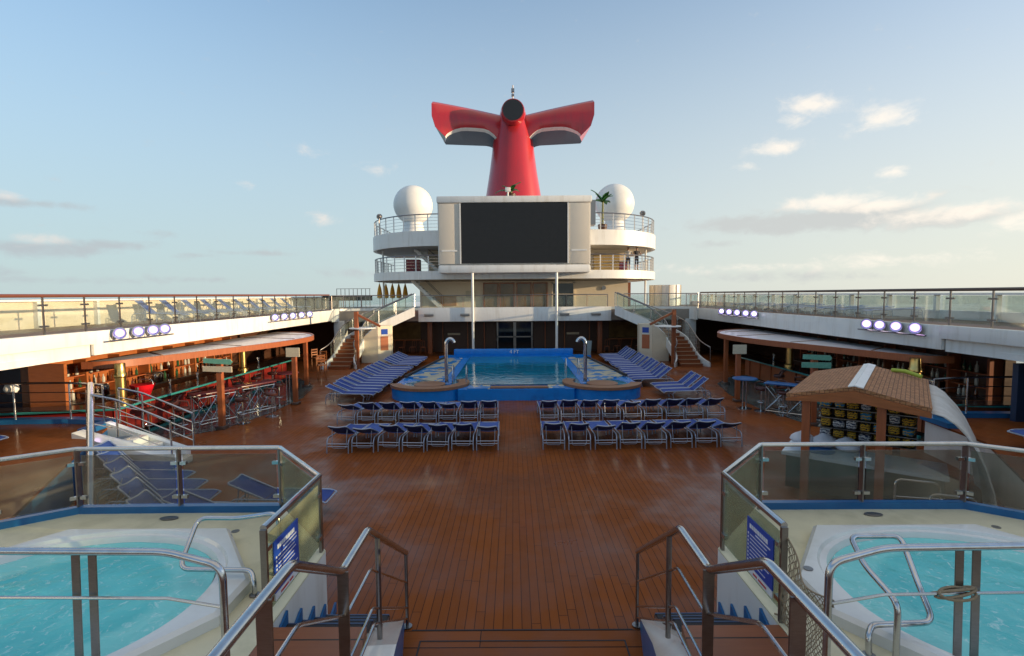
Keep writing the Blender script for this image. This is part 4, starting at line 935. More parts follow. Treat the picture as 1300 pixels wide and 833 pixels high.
# ------------------------------------------------------------------ raised side platforms
def rail4(name,label,pts,zf,h,nr=3,postm=steel,step=1.6,r=.028):
    t=thing(name,label,'railing'); zs=zf if isinstance(zf,(list,tuple)) else [zf]*len(pts); P=[V((p[0],p[1],z)) for p,z in zip(pts,zs)]
    MB().tube(rnd([p+V((0,0,h)) for p in P],.12),r,9).build('handrail',steel,t)
    for k in range(nr):
        MB().tube([p+V((0,0,h*(.22+.26*k))) for p in P],.014,6).build('mid_rail',steel,t)
    for a,c in zip(P[:-1],P[1:]):
        n=max(1,round((c-a).length/step))
        for i in range(n): p=a+(c-a)*i/n; MB().tube([p,p+V((0,0,h))],.022,8).build('post',postm,t)
    MB().tube([P[-1],P[-1]+V((0,0,h))],.022,8).build('post',postm,t)
    return t
for s in (-1,1):
    S=SIDE[s]; zp=.85
    poly=[(s*10.4,12.9),(s*11.5,13.0),(s*16.4,13.0),(s*16.4,5),(s*7.3,5),(s*7.3,6.9),(s*9.6,11.2)] if s<0 else [(10.4,12.9),(11.5,13.0),(16.4,13.0),(16.4,5),(7.6,5),(7.6,6.9),(10.1,10.9)]
    b=MB(); b.use(blue if s<0 else white).prism(poly,0,zp-.05); struct(b.build('side_platform',smooth=False))
    b=MB(); b.use(deckm).prism([(x-s*.0,y) for x,y in poly],zp-.049,zp); struct(b.build('side_platform_deck',smooth=False))
    b=MB(); rim=[(s*10.35,12.0),(s*10.45,12.95),(s*11.6,13.15),(s*13,13.1),(s*16.4,12.6)]
    for (x0,y0),(x1,y1) in zip(rim[:-1],rim[1:]): b.bar((x0,y0,zp+.06),(x1,y1,zp+.06),.28,.12)
    tag(b.build('blue_kerb',blue),'blue painted kerb along the %s raised side platform'%S,'kerb')
    rail4('metal_railing','round-cornered stainless railing on the %s raised side platform'%S,[(s*10.45,12.75),(s*11.6,13.1),(s*13,13.05),(s*16.3,12.5)],zp+.1,.95,3)
# left: sloping stair rails and steps off the platform
t=thing('platform_steps','white moulded steps down from the left side platform','steps')
b=MB()
for k in range(4): b.box((-9.55+.36*k,11.95,0),(-9.20+.36*k,12.55,.68-.17*k),.03)
b.build('treads',whiteg,t); 
MB().prism([(-10.3,11.6),(-9.6,11.5),(-8.4,11.55),(-7.9,11.75),(-8.0,11.93),(-10.3,11.93)],0,lambda x,y:max(.25,.98-(x+10.3)*.27)).build('side_wall',whiteg,t,smooth=30); MB().prism([(-10.3,12.57),(-8.3,12.57),(-8.3,12.75),(-10.3,12.75)],0,lambda x,y:max(.2,.98-(x+10.3)*.34)).build('side_wall',whiteg,t)
for k,y in enumerate((11.82,12.66)):
    rail4('stair_railing','%s multi-bar stainless rail sloping down the left platform steps'%('nearer','farther')[k],[(-9.98,y),(-9.4,y),(-8.15,y)],[zp+.1,zp-.02,.30],.88,4,step=2.,r=.024)
# big leaning tube
t=thing('leaning_tube','thick stainless tube leaning from the left railing corner to the whirlpool glass','tube'); MB().tube([(-10.72,12.7,1.9),(-6.42,7.44,.98)],.06,14,rad=[.09,.04]).build('tube',steel,t)
MB().lathe([(.08,0),(.08,.02),(.05,.04)],(-6.42,7.44,.95),14).build('flange',steel,t)
# loungers on the platforms
for i in range(3): place(protoC,-12.7+.1*i,10.3-.68*i,R(-88),'%s faded blue lounger on the left side platform'%['farthest','middle','nearest'][i],'loungers on the side platforms',zp)
for i in range(2): place(protoC,12.2,10.3-.7*i,R(88),'%s blue lounger on the right side platform'%['farther','nearer'][i],'loungers on the side platforms',zp)

# ------------------------------------------------------------------ whirlpool decks
ZT=.95
def tubside(s):
    S=SIDE[s]; base=[(2.43,2.6),(2.43,6.15),(3.5,7.4),(6.46,7.4),(7.29,6.7),(7.29,2.6)]
    P=[(s*x,y) for x,y in base]
    oc=[(s*(4.87+dx),5.0+dy) for dx,dy in ((-1.95,.3),(-1.05,1.52),(1.05,1.52),(1.95,.3),(1.95,-.3),(1.05,-1.52),(-1.05,-1.52),(-1.95,-.3))]
    b=MB(); b.use(white); b.prism(P,0,ZT-.02); b.use(creamfloor); b.prism([(x*1.0,y) for x,y in P],ZT-.019,ZT); struct(b.build('whirlpool_deck',smooth=False))
    # zigzag trim on the stair side
    b=MB()
    for k in range(6):
        y0=4.72+.34*k; z0=ZT-.19*(k+1)+.0; b.add([(s*2.425,y0,z0+.01),(s*2.425,y0+.30,z0+.01),(s*2.425,y0+.30,z0+.14),(s*2.40,y0,z0+.01),(s*2.40,y0+.30,z0+.01),(s*2.40,y0+.30,z0+.14)],[(0,1,2),(3,5,4),(0,3,4,1),(1,4,5,2),(2,5,3,0)])
    tag(b.build('zigzag_trim',blue),'blue saw-tooth painted trim beside the %s whirlpool steps'%S,'trim')
    # tub
    t=thing('whirlpool_tub','%s whirlpool bath with white octagonal rim and bubbling turquoise water'%S,'whirlpool',(s*4.87,5.0,ZT))
    O=[(dx,dy) for dx,dy in ((-1.95,.3),(-1.05,1.52),(1.05,1.52),(1.95,.3),(1.95,-.3),(1.05,-1.52),(-1.05,-1.52),(-1.95,-.3))]
    def octo(a,k=1.0):
        # point on octagon outline in direction a
        d=V((math.cos(a),math.sin(a))); best=9
        for i in range(8):
            p=V(O[i]); q=V(O[(i+1)%8]); e=q-p; den=d.x*e.y-d.y*e.x
            if abs(den)<1e-9: continue
            tt=(p.x*e.y-p.y*e.x)/den; uu=(p.x*d.y-p.y*d.x)/den
            if tt>0 and -1e-6<=uu<=1+1e-6: best=min(best,tt)
        return d*best*k
    def sup(a,rx,ry,e=.94): c,d=math.cos(a),math.sin(a); return V((rx*math.copysign(abs(c)**e,c),ry*math.copysign(abs(d)**e,d)))
    n=96; rings=[]; an=[2*PI*i/n for i in range(n)]+[math.atan2(y,x)%(2*PI) for x,y in O]; an=sorted(an); 
    for kind,z in (('o',0.0),('o',.10),('o2',.135),('i0',.14),('i1',.135),('i2',.10),('i3',.095),('i4',.03),('i5',-.15)):
        rg=[]
        for a in an:
            if kind=='o': p=octo(a)
            elif kind=='o2': p=octo(a,.975)
            else:
                rx,ry={'i0':(1.72,1.455),'i1':(1.67,1.43),'i2':(1.64,1.41),'i3':(1.57,1.36),'i4':(1.53,1.33),'i5':(1.49,1.30)}[kind]; p=sup(a,rx,ry)
                if kind=='i0':
                    q=octo(a,.95); p=p if p.length<q.length else q
            rg.append((p.x,p.y,z))
        rings.append(rg)
    b=MB(); b.loft(rings,caps=False); b.build('rim',whiteg,t,smooth=28)
    b=MB(); m=len(an); w=[sup(a,1.528,1.328) for a in an]; rr=[]
    for f in (1,.85,.7,.55,.4,.25,.1):
        rr.append([(p.x*f,p.y*f,.03+.012*noise.noise(V((p.x*f*5,p.y*f*5,s*3)))) for p in w])
    b.loft(rr,caps=True); b.build('water_surface',tubwater,t,smooth=80)
    for k,(x,y) in enumerate(((-1.75,.42),(1.2,1.38))): MB().lathe([(.05,0),(.05,.006)],(x,y,.14),12).build('drain_cap',steeld,t)
    # perimeter railing
    gr=glass_rail('whirlpool_railing','smoked glass railing with stainless top rail around the %s whirlpool'%S,
        [(s*7.2,6.75),(s*6.45,7.3),(s*4.98,7.32),(s*3.5,7.32)],ZT,.95,g_smoke,steel,.032,steeld,3.,curb=blue,pw=.055,gap=.13,flatpost=True)
    g2=glass_rail('whirlpool_side_railing','greenish glass side railing on the stair side of the %s whirlpool'%S,
        [(s*3.48,7.30),(s*2.47,6.12),(s*2.47,4.72)],ZT,.95,g_green,steel,.034,steeld,3.,pw=.06,gap=.10)
    # sign on the side glass
    sg=thing('rules_sign','blue rules notice with white lettering on the %s whirlpool side glass'%S,'sign',(s*2.455,0,0))
    x=0; y0,y1=4.86,5.42; z0,z1=ZT+.22,ZT+.74
    MB().box((-s*.0,y0,z0),(-s*.012,y1,z1)).build('panel',signb,sg)
    MB().box((-s*.0,y0,z0-.075),(-s*.013,y1,z0-.002)).build('white_strip',signw,sg)
    b=MB()
    def ybar(a,c,z,h): # a,c in 0..1 reading direction from the stairs side
        ya=(y0+(y1-y0)*a) if s<0 else (y1-(y1-y0)*a); yc=(y0+(y1-y0)*c) if s<0 else (y1-(y1-y0)*c)
        b.box((-s*.0125,min(ya,yc),z),(-s*.016,max(ya,yc),z+h))
    a=.12
    while a<.82:
        w_=random.uniform(.04,.09); ybar(a,a+w_,z1-.10,.045); a+=w_+.02
    ybar(.35,.9,z1-.135,.012)
    for k in range(8):
        z=z1-.18-k*.042; ybar(.05,.09,z,.02); a=.14; e=random.uniform(.6,.93)
        while a<e:
            w_=random.uniform(.02,.07); ybar(a,min(a+w_,e),z+.004,.009); a+=w_+.012
    b.build('lettering',signw,sg)
    b=MB(); ybar2=lambda a,c:b.box((-s*.0135,y0+(y1-y0)*a,z0-.05),(-s*.017,y0+(y1-y0)*c,z0-.03)); ybar2(.2,.5); ybar2(.55,.7); b.build('red_line',mat('sign_red',(.5,.05,.05),.5),sg)
    # near railing
    t=thing('near_railing','stainless two-bar railing nearest the camera across the %s whirlpool deck'%S,'railing')
    P=[(s*2.42,3.95,ZT),(s*2.42,3.95,ZT+1.0),(s*2.95,4.07,ZT+1.06),(s*7.25,4.12,ZT+1.08)]
    MB().tube(rnd(P,.12,6),.03,12).build('handrail',steel,t)
    MB().tube([(s*2.42,3.95,ZT+.66),(s*2.95,4.06,ZT+.67),(s*7.25,4.1,ZT+.69)],.013,8).build('mid_rail',steel,t)
    for x in (3.6,3.74,5.7,5.84,7.2): MB().bar((s*x,4.09,ZT),(s*x,4.12,ZT+1.06),.065,.014,up=(0,1,0)).build('post',steeld,t)
    MB().lathe([(.06,0),(.06,.015)],(s*2.42,3.95,ZT),14).build('foot_flange',steeld,t)
    # upper landing and steps
    b=MB(); b.use(stepm).prism([(s*1.2,2.2),(s*2.425,2.2),(s*2.425,4.68),(s*1.5,4.68)],ZT-.2,ZT-.001); b.use(white).prism([(s*1.25,2.2),(s*2.42,2.2),(s*2.42,4.6),(s*1.55,4.6)],0,ZT-.201); b.use(stepm)
    b.prism([(s*1.2,1.2),(s*2.42,1.2),(s*2.42,2.95),(s*1.2,2.95)],1.36,1.55); 
    struct(b.build('side_landing',smooth=False))
    t=thing('deck_steps','dark non-slip steps from the deck up to the %s whirlpool'%S,'steps')
    for k in range(1,5):
        z=ZT-.19*k; y=4.68+.34*(k-1)
        f=MB(); f.use(woodd).box((s*1.62,y,0),(s*2.42,y+.34,z-.012)); f=f.build('step',None,t,smooth=False)
        MB().box((s*1.64,y+.02,z-.0115),(s*2.41,y+.33,z)).build('grip_mat',rubber,f)
        MB().box((s*1.63,y+.325,z-.03),(s*2.415,y+.345,z+.003)).build('nosing',mat('dull_blue_edge',(.03,.06,.14),.4),f)
    # white stringer between steps and centre well
    b=MB(); zt=lambda x,y: .09+ (6.1-y)*.495 if y>4.2 else 1.03
    b.use(blue); b.prism([(s*1.46,6.1),(s*1.84,5.95),(s*1.55,4.5),(s*1.40,3.6),(s*1.08,3.6),(s*1.20,4.6)],0,zt,top=whiteg)
    tag(b.build('stair_stringer',smooth=False),'white-topped blue-sided stringer beside the %s whirlpool steps'%S,'stringer')
    # stair handrail
    t=thing('stair_handrail','stainless stair handrail stepping down to the deck on the %s'%S,'handrail')
    X=s*1.42
    top=[(X,1.2,2.5),(X,2.95,2.5),(X,3.82,1.97),(X,4.52,1.975),(X,6.08,.95)]
    MB().tube(rnd(top,.06,4),.033,14).build('top_rail',steel,t)
    MB().tube(rnd([(X,1.2,2.06),(X,3.02,2.08),(X,3.9,1.57),(X,4.58,1.57),(X,6.08,.575)],.05),.014,8).build('mid_rail',steel,t)
    MB().tube(rnd([(X,3.84,1.17),(X,4.62,1.17),(X,6.08,.25)],.05),.014,8).build('mid_rail',steel,t)
    MB().tube(rnd([(X,3.9,.98),(X,4.66,.99),(X,6.08,.11)],.05),.014,8).build('mid_rail',steel,t)
    MB().bar((X,3.84,.5),(X,3.84,1.96),.085,.016,up=(0,1,0)).build('post',steeld,t)
    MB().bar((X,2.62,1.5),(X,2.62,2.49),.085,.016,up=(0,1,0)).build('post',steeld,t)
    MB().tube([(X,4.84,.72),(X,4.84,1.75)],.026,10).build('post',steeld,t)
    MB().tube([(X,6.08,0),(X,6.08,.95)],.02,10).build('post',steeld,t)
    MB().lathe([(.06,0),(.06,.015)],(X,6.08,0.004),14).build('foot_flange',steeld,t)
for s in (-1,1): tubside(s)

# grab rails of the tubs
t=thing('tub_grab_rail','bent stainless grab rail by the left whirlpool','grab rail')
MB().tube(rnd([(-2.78,5.72,.95),(-2.80,5.72,1.62),(-3.3,5.80,1.52),(-3.78,5.82,1.52),(-3.72,5.35,1.16),(-2.92,5.32,1.16),(-2.83,5.2,1.1),(-2.83,5.2,.95)],.12,5),.026,12).build('rail',steel,t)
for p in ((-2.78,5.72,.95),(-2.83,5.2,.95)): MB().lathe([(.055,0),(.055,.015),(.03,.02)],p,14).build('foot_flange',steeld,t)
t=thing('tub_grab_rail','bent stainless grab rail by the right whirlpool','grab rail')
MB().tube(rnd([(2.98,4.25,.95),(2.98,4.27,1.12),(3.05,4.33,1.18),(3.62,4.36,1.18),(3.62,4.55,1.42),(3.75,4.95,1.68),(3.25,4.95,1.68),(3.12,4.55,1.6),(3.12,4.13,1.5),(3.12,4.13,.95)],.1,5),.026,12).build('rail',steel,t)
for p in ((2.98,4.25,.95),(3.12,4.13,.95)): MB().lathe([(.055,0),(.055,.015),(.03,.02)],p,14).build('foot_flange',steeld,t)

# rope net on the right
t=thing('safety_net','knotted rope net hanging between the right stair post and near railing','net')
a0,a1=V((2.47,4.72,1.80)),V((2.47,4.72,.98)); c0,c1=V((2.45,3.98,1.62)),V((2.45,3.98,1.0))
b=MB(); nu,nv=31,21
def pt(u,v):
    p=a0.lerp(c0,u).lerp(a1.lerp(c1,u),v); sag=math.sin(PI*u); return p+V((.03*math.sin(u*9+v*5)+.02,0,-.16*sag*(1-v*.75)))
for i in range(nu):
    for j in range(nv):
        if (i+j)%2==0: continue
        for di,dj in ((1,1),(1,-1)):
            if i+di<nu and 0<=j+dj<nv:
                p=pt(i/(nu-1),j/(nv-1)); q=pt((i+di)/(nu-1),(j+dj)/(nv-1)); m=(p+q)/2+V((random.uniform(-.006,.006),random.uniform(-.006,.006),-.006)); b.tube([p,m,q],.0038,4,cap=False)
for j in (0,nv-1): b.tube([pt(i/(nu-1),j/(nv-1)) for i in range(nu)],.008,6)
b.build('mesh',rope,t,smooth=60)
b=MB(); b.tube([(2.47,4.74,1.82),(2.42,4.72,1.7),(2.50,4.72,1.5),(2.44,4.7,1.2),(2.52,4.66,1.05),(2.6,4.7,.97),(2.45,4.82,.97)],.010,6); b.tube([(2.43,3.95,1.62),(2.47,3.99,1.62),(2.45,3.93,1.60),(2.43,3.97,1.58)],.01,6); b.build('tie_rope',rope,t,smooth=60)
t=thing('rope_lashing','twist of brown rope lashed to the near right railing post','rope'); b=MB()
for k in range(3): b.tube([(3.48+.15*math.cos(a)*(1+.1*k)+.06,4.07+.04*math.sin(a)+.02*k-.02,ZT+.68+.035*math.sin(a*1+k*1.3)) for a in [2*PI*i/16 for i in range(16)]],.012,6,closed=True)
b.build('coil',rope,t,smooth=60)
for s in (-1,1):
    o=MB().lathe([(.09,0),(.10,.012),(.07,.02)],(0,0,0),14).build('deck_drain',steeld); o.location=(s*5.0,7.08,ZT); o.scale=(1.3,.7,1); tag(o,'small dark round drain on the %s whirlpool deck by the glass'%SIDE[s],'drain')

# ------------------------------------------------------------------ shingled hut
hx,hy=6.22,9.4; d=V((.616,.788,0)); g=V((.788,-.616,0)); H0=V((hx,hy,0))
def hp(a,c,z): q=H0+d*a+g*c; return V((q.x,q.y,z))
t=thing('shingled_hut','small open hut with brown shingle roof and white ridge cap','hut')
for sg in (-1,1):
    e=1.12; b=MB(); LN=3.7
    q=[hp(0,0,2.32),hp(LN,0,2.32),hp(LN,sg*e,2.06),hp(0,sg*e*1.0,2.06)]
    if sg<0: q=q[::-1]
    # subdivided slope so that its surface sags a little
    b.flat(q,.07); b.build('roof_slope',shingle,t,smooth=False,uv=True)
b=MB(); b.flat([hp(-.02,0,2.37),hp(3.72,0,2.37),hp(3.72,.14,2.34),hp(-.02,.14,2.34)],.02); b.flat([hp(-.02,-.10,2.345),hp(3.72,-.10,2.345),hp(3.72,0,2.37),hp(-.02,0,2.37)],.02); b.build('ridge_cap',white,t)
b=MB(); b.flat([hp(-.03,-1.12,2.02),hp(-.03,0,2.28),hp(-.03,1.12,2.02),hp(-.03,1.12,1.93),hp(-.03,.1,2.06),hp(-.03,-1.12,1.97)],.05); b.build('gable_board',woodo,t)
b=MB()
for a in (.5,1.4,2.3,3.2): b.bar(hp(a,-1.0,2.0),hp(a,1.0,2.0),.06,.08)
b.build('rafters',woodp,t)
for a,c in ((.12,.42),(.12,-.78),(3.5,.6),(3.5,-.8)): MB().bar(hp(a,c,0),hp(a,c,2.1),.14,.14,up=d).build('post',woodp,t)
t=thing('towel_rack','shelved rack inside the hut stacked with rolled towels','rack')
b=MB(); b.flat([hp(1.9,-.75,.9),hp(1.9,.95,.9),hp(1.9,.95,1.95),hp(1.9,-.75,1.95)],.03); b.build('back_board',woodd,t)
for z in (.95,1.17,1.39,1.61): MB().flat([hp(1.55,-.75,z),hp(1.88,-.75,z),hp(1.88,.95,z),hp(1.55,.95,z)],.02).build('shelf',steeld,t)
n=0; names={yel.name:'yellow',twb.name:'blue',twk.name:'navy',tww.name:'white'}
def striped(name,a,c2,sc_):
    m=bpy.data.materials.new(name); t_=nt(m); L=t_.links.new; o=N(t_,'ShaderNodeOutputMaterial'); p=N(t_,'ShaderNodeBsdfPrincipled'); tc=N(t_,'ShaderNodeTexCoord'); w=N(t_,'ShaderNodeTexWave'); w.bands_direction='Z'; w.inputs['Scale'].default_value=sc_; w.inputs['Distortion'].default_value=6; w.inputs['Detail'].default_value=2; w.inputs['Detail Scale'].default_value=3
    L(tc.outputs['Object'],w.inputs[0]); rr=N(t_,'ShaderNodeValToRGB'); rr.color_ramp.interpolation='CONSTANT'; rr.color_ramp.elements[0].color=col(a); rr.color_ramp.elements[1].position=.62; rr.color_ramp.elements[1].color=col(c2); L(w.outputs['Fac'],rr.inputs[0]); L(rr.outputs[0],p.inputs['Base Color']); p.inputs['Roughness'].default_value=.9; L(p.outputs[0],o.inputs[0]); return m
sy=striped('yellow_black_towel',(.62,.36,.03),(.02,.02,.03),7); sb_=striped('blue_yellow_towel',(.04,.22,.42),(.6,.38,.05),5); sw_=striped('white_navy_towel',(.6,.6,.6),(.03,.04,.1),6)
names={sy.name:'yellow and black',sb_.name:'blue and yellow',sw_.name:'white and navy'}
for zi,z in enumerate((.96,1.18,1.40,1.62)):
    for k in range(7):
        m=random.choice([sy,sy,sb_,sw_]); c=-.62+k*.24; w_=random.uniform(.17,.22); h_=random.uniform(.14,.195); y_=random.uniform(-.02,.05)
        b=MB(); b.box((-w_/2,-.13,0),(w_/2,.15,h_),.045); o=b.build('folded_towel',m,smooth=60); o.location=hp(1.68+y_,c,z+.01); o.rotation_euler=(R(random.uniform(-3,3)),0,math.atan2(g.y,g.x)+R(random.uniform(-12,12)))
        tag(o,'%s folded towel, %s along the %s shelf in the hut'%(names[m.name],ORD[k],['bottom','second','third','top'][zi]),'towel','folded towels in the hut')
t=thing('hut_counter','pale curved-front counter with blue picture panel below the hut roof','counter')
b=MB(); b.flat([hp(.35,-1.15,.12),hp(.35,1.35,.12),hp(.35,1.35,.78),hp(.35,-1.15,.78)],.08); b.flat([hp(.9,-1.15,.1),hp(.9,1.35,.1),hp(.9,1.35,.8),hp(.9,-1.15,.8)],.06); b.build('front',mat('dark_counter_front',(.05,.045,.045),.4),t)
b=MB(); b.flat([hp(.1,-1.2,.86),hp(.1,1.4,.86),hp(1.1,1.4,.86),hp(1.1,-1.2,.86)],.06); b.build('worktop',mat('pale_blue_top',(.5,.6,.7),.3,var=.3,scale=2),t)
b=MB(); b.lathe([(.28,0),(.28,.01)],hp(.6,-.6,.895),20); b.build('picture_disc',bluetop,t)
for k,(a,c,z) in enumerate(((.9,-.95,.89),(.95,-.55,.89),(.9,-.15,.89))):
    b=MB(); rr=[]
    for i in range(7):
        f=i/6; y=hp(a,c,z)+V((0,0,.28*f)); r=.24*math.sin(PI*(.15+.8*f))
        rr.append([(y.x+r*math.cos(q)*(1+.2*noise.noise(V((q,f*3,k)))),y.y+r*math.sin(q),y.z+.03*noise.noise(V((q*2,f*4,k+5)))) for q in [2*PI*j/14 for j in range(14)]])
    b.loft(rr); o=b.build('towel_pile',tww,smooth=70); tag(o,'%s heap of white towels on the hut counter'%['left','middle','right'][k] if False else ['crumpled white towel heap at the open end of the hut counter','crumpled white towel heap in the middle of the hut counter','crumpled white towel heap beside the hut post'][k],'towels')
# swimming noodle and band on roof
o=MB().tube([hp(3.5,.45,2.28),hp(3.45,.7,2.28),hp(3.3,1.0,2.2)],.045,8).build('pool_noodle',mat('lime_foam',(.35,.42,.05),.7)); tag(o,'lime green foam noodle lying on the hut roof edge','foam noodle')
# canvas drape at the right side of the hut
rings=[]
for i in range(15):
    f=i/14; a=f*3.6
    row=[]
    for k in range(9):
        u=k/8; c=1.1+.95*math.sin(u*1.35)+.05*math.sin(a*4+u*3)*u; z=2.03-.02-2.0*(1-math.cos(u*1.45))/(1-math.cos(1.45))*.98; row.append(hp(a*(1-.12*u)-.1*u,c*(1+.02*math.sin(a*3)),max(.02,z)))
    rings.append(row)
b=MB(); n=9; vs=[p for r in rings for p in r]; q=len(vs); vs2=vs+[p+g*.02+V((0,0,.01)) for p in vs]; fs=[]
for i in range(14):
    for k in range(8): a=i*n+k; fs+=[(a,a+1,a+n+1,a+n),(q+a,q+a+n,q+a+n+1,q+a+1)]
for i in range(14): fs+=[(i*n,(i+1)*n,q+(i+1)*n,q+i*n),(i*n+8,q+i*n+8,q+(i+1)*n+8,(i+1)*n+8)]
for k in range(8): fs+=[(k,q+k,q+k+1,k+1),(14*n+k,14*n+k+1,q+14*n+k+1,q+14*n+k)]
b.add(vs2,fs); o=b.build('canvas_cover',curtain,smooth=70); tag(o,'grey-white canvas cover curving down from the hut roof','canvas cover')
# hoop rails behind the right glass
for k,(x,y) in enumerate(((6.6,8.35),(6.9,8.0))):
    t=thing('hoop_rail','%s small stainless hoop rail behind the right whirlpool glass'%['farther','nearer'][k],'hoop rail',(x,y,0)); MB().tube(rnd([(-.35,0,0),(-.35,0,1.0-.12*k),(.35,-.05,.93-.12*k),(.4,-.05,0)],.12),.02,8).tube([(-.35,0,.7),(.4,-.05,.66)],.014,6).build('hoop',steel,t)
t=thing('yellow_plug','yellow caution cone lying by the right whirlpool glass','caution cone',(6.35,7.75,0)); MB().lathe([(.16,0),(.16,.03),(.1,.05),(.03,.5)],(0,0,.0),12).build('cone',yel,t)

# wet reflections come from the deck itself; small debris
# ------------------------------------------------------------------ camera
cd=bpy.data.cameras.new('camera'); cam=bpy.data.objects.new('camera',cd); COL.objects.link(cam); sc.camera=cam
cd.sensor_width=36; cd.lens=36*650/1300; cd.clip_end=60000; cd.clip_start=.05
pitch,roll,yaw=R(3.74),R(.4),R(.18)
fw=V((-math.sin(yaw)*math.cos(pitch),math.cos(yaw)*math.cos(pitch),-math.sin(pitch))); r0=V((math.cos(yaw),math.sin(yaw),0)); u0=r0.cross(fw)
rt=r0*math.cos(roll)-u0*math.sin(roll); up=u0*math.cos(roll)+r0*math.sin(roll)
cam.matrix_world=Matrix(((rt.x,up.x,-fw.x,-.08),(rt.y,up.y,-fw.y,0),(rt.z,up.z,-fw.z,4.1),(0,0,0,1)))

# ------------------------------------------------------------------ light
EL=R(7.2); AZ=R(100)   # sun azimuth measured clockwise from +Y (ahead)
sd=V((math.sin(AZ)*math.cos(EL),math.cos(AZ)*math.cos(EL),math.sin(EL)))
ld=bpy.data.lights.new('sun','SUN'); lo=bpy.data.objects.new('sun',ld); COL.objects.link(lo); ld.energy=3.5; ld.angle=R(.6); ld.color=(1,.74,.45)
lo.rotation_euler=sd.to_track_quat('Z','Y').to_euler()
w=bpy.data.worlds.new('World'); sc.world=w; w.use_nodes=True; t=w.node_tree; t.nodes.clear(); L=t.links.new
out=N(t,'ShaderNodeOutputWorld'); bg=N(t,'ShaderNodeBackground'); bg.inputs[1].default_value=.15; L(bg.outputs[0],out.inputs[0])
sky=N(t,'ShaderNodeTexSky'); sky.sky_type='NISHITA'; sky.sun_disc=False; sky.sun_elevation=EL; sky.sun_rotation=AZ; sky.air_density=1.0; sky.dust_density=.3; sky.ozone_density=1.6; sky.altitude=20
tc=N(t,'ShaderNodeTexCoord'); sp=N(t,'ShaderNodeSeparateXYZ'); L(tc.outputs['Generated'],sp.inputs[0])
def M(op,x,y=None,z=None,clamp=False):
    n=N(t,'ShaderNodeMath',operation=op); n.use_clamp=clamp
    for i,v in enumerate((x,y,z)):
        if v is None: continue
        if isinstance(v,(int,float)): n.inputs[i].default_value=v
        else: L(v,n.inputs[i])
    return n.outputs[0]
az=M('ARCTAN2',sp.outputs[0],sp.outputs[1]); el=M('ARCSINE',sp.outputs[2])
cmb=N(t,'ShaderNodeCombineXYZ'); L(M('MULTIPLY',az,15.),cmb.inputs[0]); L(M('MULTIPLY',el,27.),cmb.inputs[1])
n1=N(t,'ShaderNodeTexNoise'); n1.inputs['Scale'].default_value=1.6; n1.inputs['Detail'].default_value=9; n1.inputs['Roughness'].default_value=.62; n1.inputs['Distortion'].default_value=.3; L(cmb.outputs[0],n1.inputs['Vector'])
def pix(px,py): return math.atan((px-652)/650),math.atan((374-py)/650*math.cos(math.atan((px-652)/650)))
def blobs(lst):
    acc=None
    for px,py,wx,wy,k in lst:
        a,e=pix(px,py); ca=math.cos(a)**2; dx=M('DIVIDE',M('SUBTRACT',az,a),wx/650*ca); dy=M('DIVIDE',M('SUBTRACT',el,e),wy/650*math.cos(a))
        g_=M('MULTIPLY',M('EXPONENT',M('MULTIPLY',M('ADD',M('MULTIPLY',dx,dx),M('MULTIPLY',dy,dy)),-1.)),k)
        acc=g_ if acc is None else M('MAXIMUM',acc,g_)
    return acc
grey=[(960,287,100,12,.9),(1060,281,130,16,1.1),(1190,281,100,13,.9),(990,292,90,10,.9),(60,312,95,11,.9),(150,308,60,7,.75),(0,252,70,8,.8),(80,258,50,6,.6),(210,295,40,6,.5),(330,320,60,4,.55),(250,322,40,4,.5),(905,312,30,5,.5),(0,340,80,8,.5),(110,352,160,7,.5),(250,352,50,5,.6),(450,345,60,8,.5),(1000,355,140,8,.5)]
wht=[(1055,262,70,12,.95),(1115,265,60,12,.9),(1200,275,120,14,.8),(1025,143,42,16,.85),(1000,160,26,10,.75),(1110,158,46,17,.8),(975,195,38,11,.75),(1125,225,32,10,.65),(940,217,20,6,.65),(55,300,40,9,.85),(15,245,30,8,.8),(400,193,25,9,.5),(480,215,28,9,.5),(415,278,28,9,.5),(320,235,16,6,.4),(1100,335,180,12,.5),(860,345,60,8,.45),(960,340,90,7,.5),(1290,285,60,16,.7)]
def cover(b,lo_,hi_):
    v=M('ADD',b,M('MULTIPLY',M('SUBTRACT',n1.outputs['Fac'],.5),1.45)); r=N(t,'ShaderNodeMapRange'); r.interpolation_type='SMOOTHSTEP'; r.inputs['From Min'].default_value=lo_; r.inputs['From Max'].default_value=hi_; L(v,r.inputs['Value']); return r.outputs[0]
cw=cover(blobs(wht),.20,1.0); cg=cover(blobs(grey),.14,.85)
# warm haze toward the sun side
sunk=N(t,'ShaderNodeMapRange'); sunk.inputs['From Min'].default_value=-1; sunk.inputs['From Max'].default_value=1; L(sp.outputs[0],sunk.inputs['Value'])
wc=N(t,'ShaderNodeMix',data_type='RGBA'); wc.inputs['A'].default_value=(2.7,2.4,2.25,1); wc.inputs['B'].default_value=(4.1,3.7,3.15,1); L(sunk.outputs[0],wc.inputs['Factor'])
gc=N(t,'ShaderNodeMix',data_type='RGBA'); gc.inputs['A'].default_value=(1.55,1.75,1.9,1); gc.inputs['B'].default_value=(2.2,2.2,2.1,1); L(sunk.outputs[0],gc.inputs['Factor'])
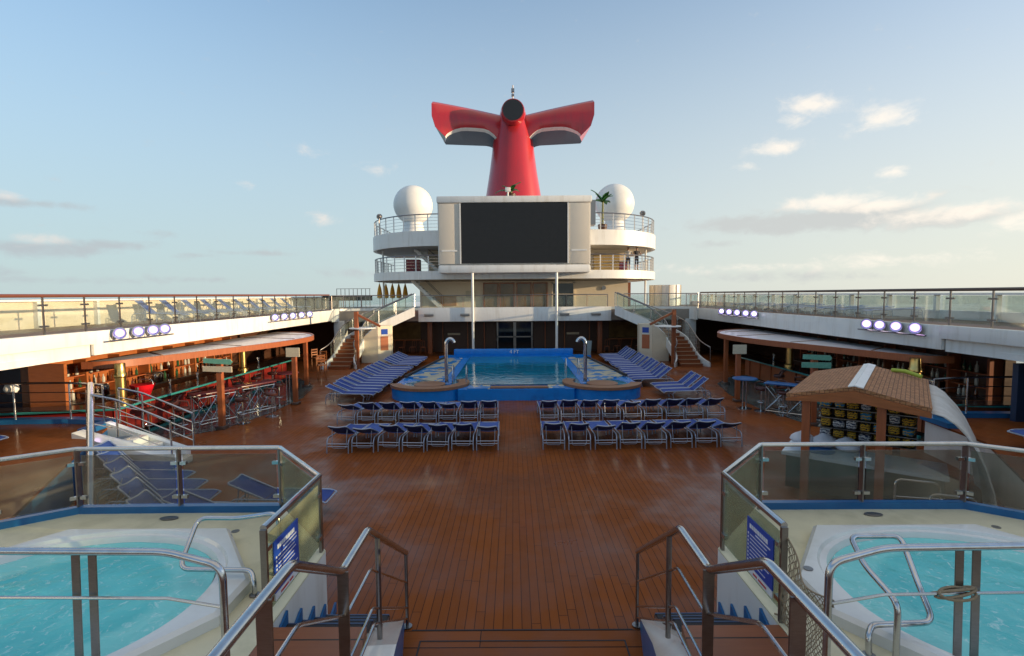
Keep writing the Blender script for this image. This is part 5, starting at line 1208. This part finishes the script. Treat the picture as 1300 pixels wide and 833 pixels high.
# sky veil: lighten towards the horizon, as thin high haze does
veil=N(t,'ShaderNodeMapRange'); veil.inputs['From Min'].default_value=0; veil.inputs['From Max'].default_value=.75; veil.inputs['To Min'].default_value=.93; veil.inputs['To Max'].default_value=.16; veil.interpolation_type='SMOOTHSTEP'; L(el,veil.inputs['Value'])
vc=N(t,'ShaderNodeMix',data_type='RGBA'); vc.inputs['A'].default_value=(1.70,2.08,2.22,1); vc.inputs['B'].default_value=(3.2,2.95,2.48,1); L(M('POWER',sunk.outputs[0],2.2),vc.inputs['Factor'])
s1=N(t,'ShaderNodeMix',data_type='RGBA'); L(veil.outputs[0],s1.inputs['Factor']); tn=N(t,'ShaderNodeMix',data_type='RGBA',blend_type='MULTIPLY'); tn.inputs['Factor'].default_value=1; tn.inputs['B'].default_value=(.60,.90,1.16,1); L(sky.outputs[0],tn.inputs['A']); L(tn.outputs['Result'],s1.inputs['A']); L(vc.outputs['Result'],s1.inputs['B'])
s2=N(t,'ShaderNodeMix',data_type='RGBA'); L(M('MULTIPLY',cg,.85),s2.inputs['Factor']); L(s1.outputs['Result'],s2.inputs['A']); L(gc.outputs['Result'],s2.inputs['B'])
s3=N(t,'ShaderNodeMix',data_type='RGBA'); L(M('MULTIPLY',cw,.8),s3.inputs['Factor']); L(s2.outputs['Result'],s3.inputs['A']); L(wc.outputs['Result'],s3.inputs['B'])
zen_fill=N(t,'ShaderNodeMapRange'); zen_fill.interpolation_type='SMOOTHSTEP'; zen_fill.inputs['From Min'].default_value=R(37); zen_fill.inputs['From Max'].default_value=R(62); zen_fill.inputs['To Max'].default_value=.75; L(el,zen_fill.inputs['Value'])  # unseen bright warm veil overhead, added to lift fill in the shade
s4=N(t,'ShaderNodeMix',data_type='RGBA'); s4.inputs['B'].default_value=(3.1,2.85,2.5,1); L(zen_fill.outputs[0],s4.inputs['Factor']); L(s3.outputs['Result'],s4.inputs['A'])
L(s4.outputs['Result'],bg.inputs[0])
vs=sc.view_settings; vs.view_transform='Standard'; vs.look='None'; vs.exposure=1.02; vs.gamma=1; vs.use_curve_mapping=False
sc.cycles.transparent_max_bounces=24; sc.cycles.max_bounces=8; sc.cycles.use_denoising=True; sc.cycles.sample_clamp_indirect=6; sc.cycles.caustics_reflective=False
